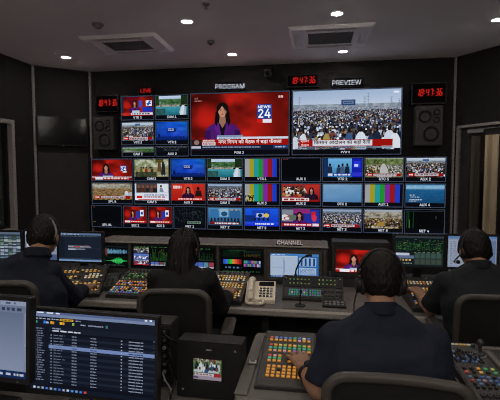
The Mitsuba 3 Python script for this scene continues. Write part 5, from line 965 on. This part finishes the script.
def person(label, S):
    k = thing('person', label, 'person'); b = S.get('broad', 1.0)
    sl, sr, nk, ch, wa, pe = (V(*S[q]) for q in ('shL', 'shR', 'neck', 'chest', 'waist', 'pelvis')); hc = V(*S['head'])
    lat = (sr - sl) * (1, 1, 0); lat /= np.linalg.norm(lat); fwd = np.cross([0, 0, 1], lat)
    def torso(g):
        c = lambda p, w, r, f=0: [ball(p + lat * w * s * b + fwd * f, r * b + g) for s in (-1, 1)]
        up = [ball(sl - lat * -.035 + (0, 0, -.005), .062 + g), ball(sr - lat * .035 + (0, 0, -.005), .062 + g)]
        ms = [Manifold.batch_hull(c(pe, .085, .105) + c(wa, .075, .100)), Manifold.batch_hull(c(wa, .075, .100) + c(ch, .085, .105)), Manifold.batch_hull(c(ch, .085, .105) + up), Manifold.batch_hull(up + [ball(nk + (0, 0, -.02), .052 + g)] + c(ch, .06, .08))]
        return ms
    arms = {}
    ms = torso(-.008)
    for q, sh in (('L', sl), ('R', sr)):
        e, w = V(*S['el' + q]), V(*S['wr' + q]); ms += limb((sh, .055), (sh * .5 + e * .5, .048), (e, .040), (e * .62 + w * .38, .041), (w, .026)); arms[q] = (sh, e, w)
    legs = []
    for s, q in ((-1, 'L'), (1, 'R')):
        hip = pe + lat * s * .09 * b + (0, 0, -.02); kn = V(*S['knee' + q]); an = V(*S['ankle' + q]); toe = an + fwd * .17 + (0, 0, -.045)
        ms += limb((hip, .085), (kn, .058), (an, .04)); ms += limb((an + (0, 0, -.03), .035), (toe, .028)); legs.append((hip, kn, an, toe))
    ms += limb((nk + (0, 0, -.06), .056), (nk, .052), (hc + fwd * -.02 + (0, 0, -.05), .052))
    body = soften(union(ms), .022, 8)
    man = toman(body); hm = rotz(S.get('yaw', 0), hc); pit = S.get('pitch', 0); hm = hm @ frame((0, 0, 0), (1, 0, 0), (0, math.cos(pit), math.sin(pit)))
    for e in (headshape(), ear(-1), ear(1)): man = man + toman(tf(e, hm))
    for q in 'LR':
        sh, e, w = arms[q]; hd = V(*S['hand' + q]); man = man + toman(hand(w, hd, V(*S.get('palm' + q, (0, 0, -1))), lat if q == 'L' else -lat, S.get('curl', .3), S.get('spread', 1.2)))
    part(put('body', tm(man), 'm_skin', k, smooth=60), 'skin')
    for s in (-1, 1):
        e = trimesh.creation.icosphere(2, .0115); put('eye', tf(e, hm @ rotz(0, (s * .031, .0835, .010))), 'm_eye', k, smooth=True)
    # shirt
    g = S.get('loose', .012); ss = torso(g)
    for q in 'LR':
        sh, e, w = arms[q]; t = S['sleeve']   # 1: to the elbow, 2: to the wrist
        if t <= 1: p1 = sh + (e - sh) * t; seg = limb((sh, .060 + g), (sh * .5 + e * .5, .056 + g), (sh + (e - sh) * (t + .12), .052 + g)); cutd, cutp = (sh - e), p1
        else: p1 = e + (w - e) * (t - 1); seg = limb((sh, .060 + g), (sh * .5 + e * .5, .053 + g), (e, .046 + g), (e * .5 + w * .5, .042 + g), (e + (w - e) * (t - .9), .033 + g)); cutd, cutp = (e - w), p1
        cutd = cutd / np.linalg.norm(cutd); last = seg[-1].trim_by_plane(tuple(cutd), float(cutd @ cutp)); ss += seg[:-1] + [last]
    sm = soften(union(ss), .014, 14)
    zlow = pe[2] - .09
    n = sm.vertex_normals; q = sm.vertices
    sm.vertices = q + n * ((meshkit.fbm(q * (11, 11, 8) + S['seed'], 3) - .5) * .030 + (meshkit.noise(q * (6, 6, 22) + 5) - .5) * .010)[:, None]
    part(put('shirt' if S['cloth'] != 'm_suit' else 'jacket', sm, S['cloth'], k, smooth=True), S['shirt'])
    a = np.linspace(0, 2 * np.pi, 28, endpoint=False)
    if S['cloth'] != 'm_suit':
        c0 = nk + fwd * .002; prof = ((.056, .026), (.060, .028), (.064, .008), (.074, -.014), (.070, -.022), (.056, -.004)); cv = []
        for t in a:
            tilt = -.020 * math.sin(t)
            for r_, z_ in prof: cv.append(c0 + lat * math.cos(t) * r_ + fwd * math.sin(t) * r_ + (0, 0, z_ + tilt))
        L_ = len(prof); cf = [(i * L_ + j, (i + 1) % len(a) * L_ + j, (i + 1) % len(a) * L_ + (j + 1) % L_, i * L_ + (j + 1) % L_) for i in range(len(a)) for j in range(L_)]
        put('collar', trimesh.Trimesh(np.array(cv), [q for f4 in cf for q in ((f4[0], f4[2], f4[1]), (f4[0], f4[3], f4[2]))], process=False), S['cloth'], k, smooth=True)
    tr = []
    for hip, kn, an, toe in legs: tr += limb((hip, .10), (kn, .072), (an + (0, 0, .05), .062))
    tr += [Manifold.batch_hull([ball(pe + lat * s * .085 * b + (0, 0, d), .112 * b) for s in (-1, 1) for d in (0, -.02)])]
    part(put('trousers', soften(union(tr), .03, 8), 'm_trouser', k, smooth=True), 'dark trousers')
    for hip, kn, an, toe in legs:
        put('shoe', soften(union(limb((an + (0, 0, -.035), .046), (toe + (0, 0, .0), .036))), .02, 4), 'm_black', k, smooth=True)
    # hair
    if not S.get('long'):
        h = headshape(.0065, 5); v = h.vertices; d = v / np.linalg.norm(v, axis=1, keepdims=True)
        h.vertices = v + d * ((meshkit.fbm(np.column_stack([v[:, 0] * 170, v[:, 1] * 55, v[:, 2] * 55]), 3) - .5) * .008)[:, None]
        cut = Manifold.hull_points(np.array([(x, y, z) for x in (-.2, .2) for y, z in ((.035, -.3), (.075, .062), (.3, .062), (.3, -.3))])) + Manifold.hull_points(np.array([(x, y, z) for x in (-.2, .2) for y, z in ((-.3, -.128), (-.06, -.118), (-.03, -.07), (.1, .0), (.1, -.3), (-.3, -.3))]))
        hair = toman(h) - cut
    else:
        h = headshape(.009, 4)
        P = [Manifold.batch_hull([ball((0, -.02, .03), .084, 24), ball((0, -.052, -.05), .076, 24)]), Manifold.batch_hull([ball((0, -.05, -.05), .078, 24), ball((-.03, -.075, -.16), .062, 24), ball((.03, -.075, -.16), .062, 24)]),
             Manifold.batch_hull([ball((-.032, -.075, -.16), .062, 24), ball((.032, -.075, -.16), .062, 24), ball((-.04, -.10, -.26), .05, 24), ball((.035, -.10, -.26), .045, 24)]), Manifold.batch_hull([ball((-.04, -.10, -.26), .048, 24), ball((.03, -.10, -.26), .04, 24), ball((-.06, -.115, -.35), .018, 24), ball((.035, -.115, -.36), .018, 24)])]
        cut = Manifold.hull_points(np.array([(x, y, z) for x in (-.2, .2) for y, z in ((.02, -.4), (.06, .07), (.3, .07), (.3, -.4))]))
        hm_ = soften((toman(h) + union(P)) - cut, .006, 6); v = hm_.vertices; n = hm_.vertex_normals
        ang = np.arctan2(v[:, 0], -v[:, 1])
        hm_.vertices = v + n * ((meshkit.fbm(np.column_stack([ang * 9 + 3 * meshkit.noise(v * 9), v[:, 2] * 5, v[:, 0] * 30]), 3) - .5) * .026)[:, None]
        hair = hm_
    hair = tm(hair) if not isinstance(hair, trimesh.Trimesh) else hair
    part(put('hair', tf(hair, hm), 'm_hair', k, smooth=40), 'long dark hair' if S.get('long') else 'short dark hair')
    # headset: lies on the head, a thing of its own
    hs = thing('headset', S['headset'], 'headset'); R, cz = S.get('band', .092), -.008
    arc = [(math.cos(t) * (R + .002), -.012, cz + math.sin(t) * (R + .040)) for t in np.linspace(.08, math.pi - .08, 30)]
    arcm = tube(arc, .006, 8); arcm.vertices[:, 1] = -.012 + (arcm.vertices[:, 1] + .012) * (1.9 if S.get('cup', 1) == 1 else 1.3)
    put('headband', tf(arcm, hm), S.get('bandmat', 'm_foam'), hs, smooth=True)
    cs = S.get('cup', 1.0)
    for s in (-1, 1):
        cup = lathe([(0, -.012), (.028, -.012), (.034, -.007), (.035, .003), (.031, .010), (.02, .013), (0, .013)], 24); cm = frame((s * (R - .006), -.008, cz - .012), (0, s, 0), (0, 0, 1))
        if np.sign((cm @ np.array([0, 0, 1, 0]))[0]) != s: cm = frame((s * (R - .006), -.008, cz - .012), (0, -s, 0), (0, 0, 1))
        cm = cm @ np.diag([cs, cs, cs, 1.0])
        q = put('ear_cup', tf(cup, hm @ cm), 'm_black', hs); put('ear_pad', tf(tube([( .030 * math.cos(t), .034 * math.sin(t), -.017) for t in a], .009, 8, True), hm @ cm), 'm_foam', q, smooth=True)
    if S.get('mic'):
        s = S['mic']; pts = curve([(s * R, .01, -.03), (s * (R - .004), .06, -.06), (s * .06, .115, -.078), (s * .03, .13, -.08)], 8)
        put('microphone_boom', tf(tube(pts, .004, 6), hm), 'm_black', hs, smooth=True); e = trimesh.creation.icosphere(2, .012); put('microphone_tip', tf(e, hm @ rotz(0, (s * .025, .132, -.08))), 'm_foam', hs, smooth=True)
    if S.get('cord'):
        c = hm[:3, 3] + hm[:3, :3] @ V(-R, -.01, -.05); put('cord', tube(curve([c, c + V(-.012, -.01, -.06), c + V(-.004, -.04, -.15), c + V(.03, -.05, -.21)], 10), .003, 6), 'm_black', hs, smooth=True)
    return k, arms
kF, aF = person('man in a navy short-sleeved shirt, nearest, his left hand on the lit keys', dict(seed=1, broad=1.16, loose=.014, head=(.268, 1.725, 1.172), neck=(.260, 1.655, 1.072), shL=(.085, 1.575, .965), shR=(.432, 1.62, .96), chest=(.258, 1.55, .86), waist=(.262, 1.50, .70), pelvis=(.28, 1.475, .535),
    elL=(.022, 1.500, .812), wrL=(-.030, 1.618, .836), handL=(-.30, .95, .02), elR=(.475, 1.56, .76), wrR=(.42, 1.74, .82), handR=(-.4, .9, -.02), kneeL=(.15, 1.93, .53), kneeR=(.42, 1.93, .53), ankleL=(.16, 1.92, .11), ankleR=(.41, 1.92, .11), sleeve=.92, cloth='m_navy', shirt='navy short-sleeved shirt', yaw=.0, pitch=-.08, headset='black over-ear headset on the man in the foreground', band=.093, cord=True, curl=.13, spread=1.7))
w = aF['L'][2]; e = aF['L'][1]; d = (e - w) / np.linalg.norm(e - w); c = w + d * .03; s1 = np.cross(d, [0, 0, 1]); s1 /= np.linalg.norm(s1); s2 = np.cross(s1, d)
t_ = np.linspace(0, 2 * np.pi, 24, endpoint=False)
wk = put('wristwatch', tube(np.array([c + s1 * math.cos(t) * .034 + s2 * math.sin(t) * .030 for t in t_]), .008, 8, True), 'm_black', kF, smooth=True); part(wk, 'dark wristwatch')
up2 = s2 if s2[2] > 0 else -s2
put('watch_face', tf(lathe([(0, .008), (.016, .008), (.018, .005), (.018, 0), (0, 0)], 20), frame(c + up2 * .033, s1, np.cross(up2, s1))), 'm_matte', wk)
person('woman with long dark hair in a black jacket, seated left of centre', dict(seed=2, broad=.86, loose=.008, head=(-.735, 2.285, 1.165), neck=(-.722, 2.225, 1.075), shL=(-.850, 2.175, 1.015), shR=(-.588, 2.205, 1.015), chest=(-.72, 2.16, .88), waist=(-.72, 2.12, .71), pelvis=(-.72, 2.11, .53),
    elL=(-.91, 2.33, .82), wrL=(-.86, 2.55, .815), handL=(.25, .95, .04), elR=(-.535, 2.315, .835), wrR=(-.542, 2.565, .835), handR=(.05, .97, .06), kneeL=(-.83, 2.56, .53), kneeR=(-.62, 2.56, .53), ankleL=(-.83, 2.56, .11), ankleR=(-.62, 2.56, .11), sleeve=1.8, cloth='m_suit', shirt='black jacket', yaw=-.12, pitch=-.05, long=True, headset='black headset over the long hair of the woman', band=.090, cup=.72, curl=.28))
person('man in a dark long-sleeved shirt at the left, reaching to the yellow keys', dict(seed=3, broad=.98, loose=.013, head=(-1.512, 2.13, 1.250), neck=(-1.495, 2.05, 1.165), shL=(-1.69, 1.99, 1.065), shR=(-1.455, 2.07, 1.055), chest=(-1.52, 2.0, .93), waist=(-1.49, 1.95, .74), pelvis=(-1.48, 1.92, .535),
    elL=(-1.76, 2.22, .86), wrL=(-1.70, 2.45, .80), handL=(.15, .95, .05), elR=(-1.445, 2.265, .86), wrR=(-1.482, 2.51, .845), handR=(-.28, .95, -.05), kneeL=(-1.66, 2.36, .53), kneeR=(-1.40, 2.38, .53), ankleL=(-1.68, 2.36, .11), ankleR=(-1.42, 2.4, .11), sleeve=1.72, cloth='m_navy', shirt='dark long-sleeved shirt', yaw=.05, pitch=-.1, headset='slim headset on the man at the left', band=.084, cup=.68, bandmat='m_grille', curl=.3))
person('man in a charcoal short-sleeved shirt at the right, wearing a headset microphone', dict(seed=4, broad=1.14, loose=.014, head=(.912, 2.53, 1.166), neck=(.910, 2.455, 1.088), shL=(.745, 2.44, .99), shR=(1.115, 2.42, .995), chest=(.925, 2.38, .87), waist=(.925, 2.33, .70), pelvis=(.925, 2.30, .535),
    elL=(.685, 2.53, .805), wrL=(.668, 2.745, .84), handL=(-.05, .97, .06), elR=(1.2, 2.5, .80), wrR=(1.08, 2.70, .84), handR=(-.3, .94, .04), kneeL=(.80, 2.74, .53), kneeR=(1.05, 2.74, .53), ankleL=(.8, 2.75, .11), ankleR=(1.05, 2.75, .11), sleeve=.90, cloth='m_char', shirt='charcoal short-sleeved shirt', yaw=.22, pitch=-.12, headset='headset with a microphone boom on the man at the right', band=.086, cup=.72, mic=-1, curl=.3))

# ------------------------------------------------------------------ office chairs
def chair(label, x, y, yaw, top, w=.47, lean=.16, arms=True, seat=.425, armh=.31, armx=.265):
    """Swivel chair: seat centre at x, y; top: height of the backrest's upper edge."""
    k = thing('office_chair', label, 'chair', None); B = rotz(yaw, (x, y, 0)); hgt = top - seat - .04
    bm = B @ frame((0, -.235, seat + .05), (1, 0, 0), (0, -lean, 1))
    out = rrect(w, hgt, .055, 8) + (0, hgt / 2); bow = lambda u: -.022 + .022 * (2 * u / w) ** 2   # curved across
    loop = np.array([(u, v, 0) for u, v in out]); loop = np.vstack([np.linspace(loop[i], loop[(i + 1) % len(loop)], 6, endpoint=False) for i in range(len(loop))]); loop[:, 2] = bow(loop[:, 0])
    fr = tube(loop, .0165, 10, True); put('backrest_frame', tf(fr, bm), 'm_chair', k, smooth=True)
    pan = shapely.Polygon(rrect(w - .012, hgt - .012, .05, 8) + (0, hgt / 2)); pm = tm(toman(extr(pan, -.004, .004)).refine_to_length(.035)); pm.vertices[:, 2] += bow(pm.vertices[:, 0]); put('backrest_mesh', tf(pm, bm), 'm_mesh', k, smooth=40)
    sp = put('back_spine', tf(tube(curve([(0, hgt * .55, -.075), (0, hgt * .25, -.085), (0, -.03, -.05), (0, -.07, .1)], 8), .020, 8), bm), 'm_chair', k, smooth=True)
    put('seat', tf(tm(Manifold.batch_hull([Manifold.sphere(.03, 16).translate((sx * (.22 if yy < 0 else .20), yy, z)) for sx in (-1, 1) for yy in (-.2, .21) for z in (seat - .055, seat - .03)])), B), 'm_mesh', k, smooth=50)
    put('seat_plate', tf(box(-.1, .1, -.12, .12, seat - .13, seat - .08, .01), B), 'm_black', k)
    put('gas_column', tf(cat(cyl((0, 0, .12), (0, 0, seat - .12), .022), cyl((0, 0, .07), (0, 0, .2), .032)), B), 'm_black', k)
    for i in range(5):
        t = i * 2 * math.pi / 5 + .3; e = V(.29 * math.cos(t), .29 * math.sin(t), .075)
        put('base_leg', tf(tube([V(0, 0, .11), e * .5 + (0, 0, .055), e], [.026, .02, .014], 8), B), 'm_black', k, smooth=True)
        put('caster', tf(cat(*[trimesh.creation.cylinder(.027, .014, sections=16, transform=frame(e * (1, 1, 0) + V(-math.sin(t), math.cos(t), 0) * q + (0, 0, .027), (math.cos(t), math.sin(t), 0), (0, 0, 1))) for q in (-.012, .012)], cyl(e * (1, 1, 0) + (0, 0, .03), e, .007)), B), 'm_black', k)
    if arms:
        for s in (-1, 1):
            q = put('arm_post', tf(tube(curve([(s * .19, 0, seat - .09), (s * (armx - .01), 0, seat - .06), (s * armx, .0, seat + .12), (s * armx, .0, seat + armh)], 6), .016, 8), B), 'm_chair', k, smooth=True)
            put('arm_pad', tf(box(s * armx - .035, s * armx + .035, -.11, .13, seat + armh - .01, seat + armh + .025, .012), B), 'm_chair', q)
    return k
chair('black office chair of the man in the foreground, cut by the bottom edge', .258, 1.53, -.03, .975, .415, .1, arms=False)
chair('black mesh office chair with an armrest behind the woman', -.708, 2.215, .10, 1.005, .345, .08, armx=.24)
chair('dark office chair at the left edge behind the man in the long-sleeved shirt', -1.575, 1.90, .34, 1.09, .46, .08)
chair('dark office chair at the right edge behind the man in the charcoal shirt', .955, 2.42, -.02, .985, .49, .08)
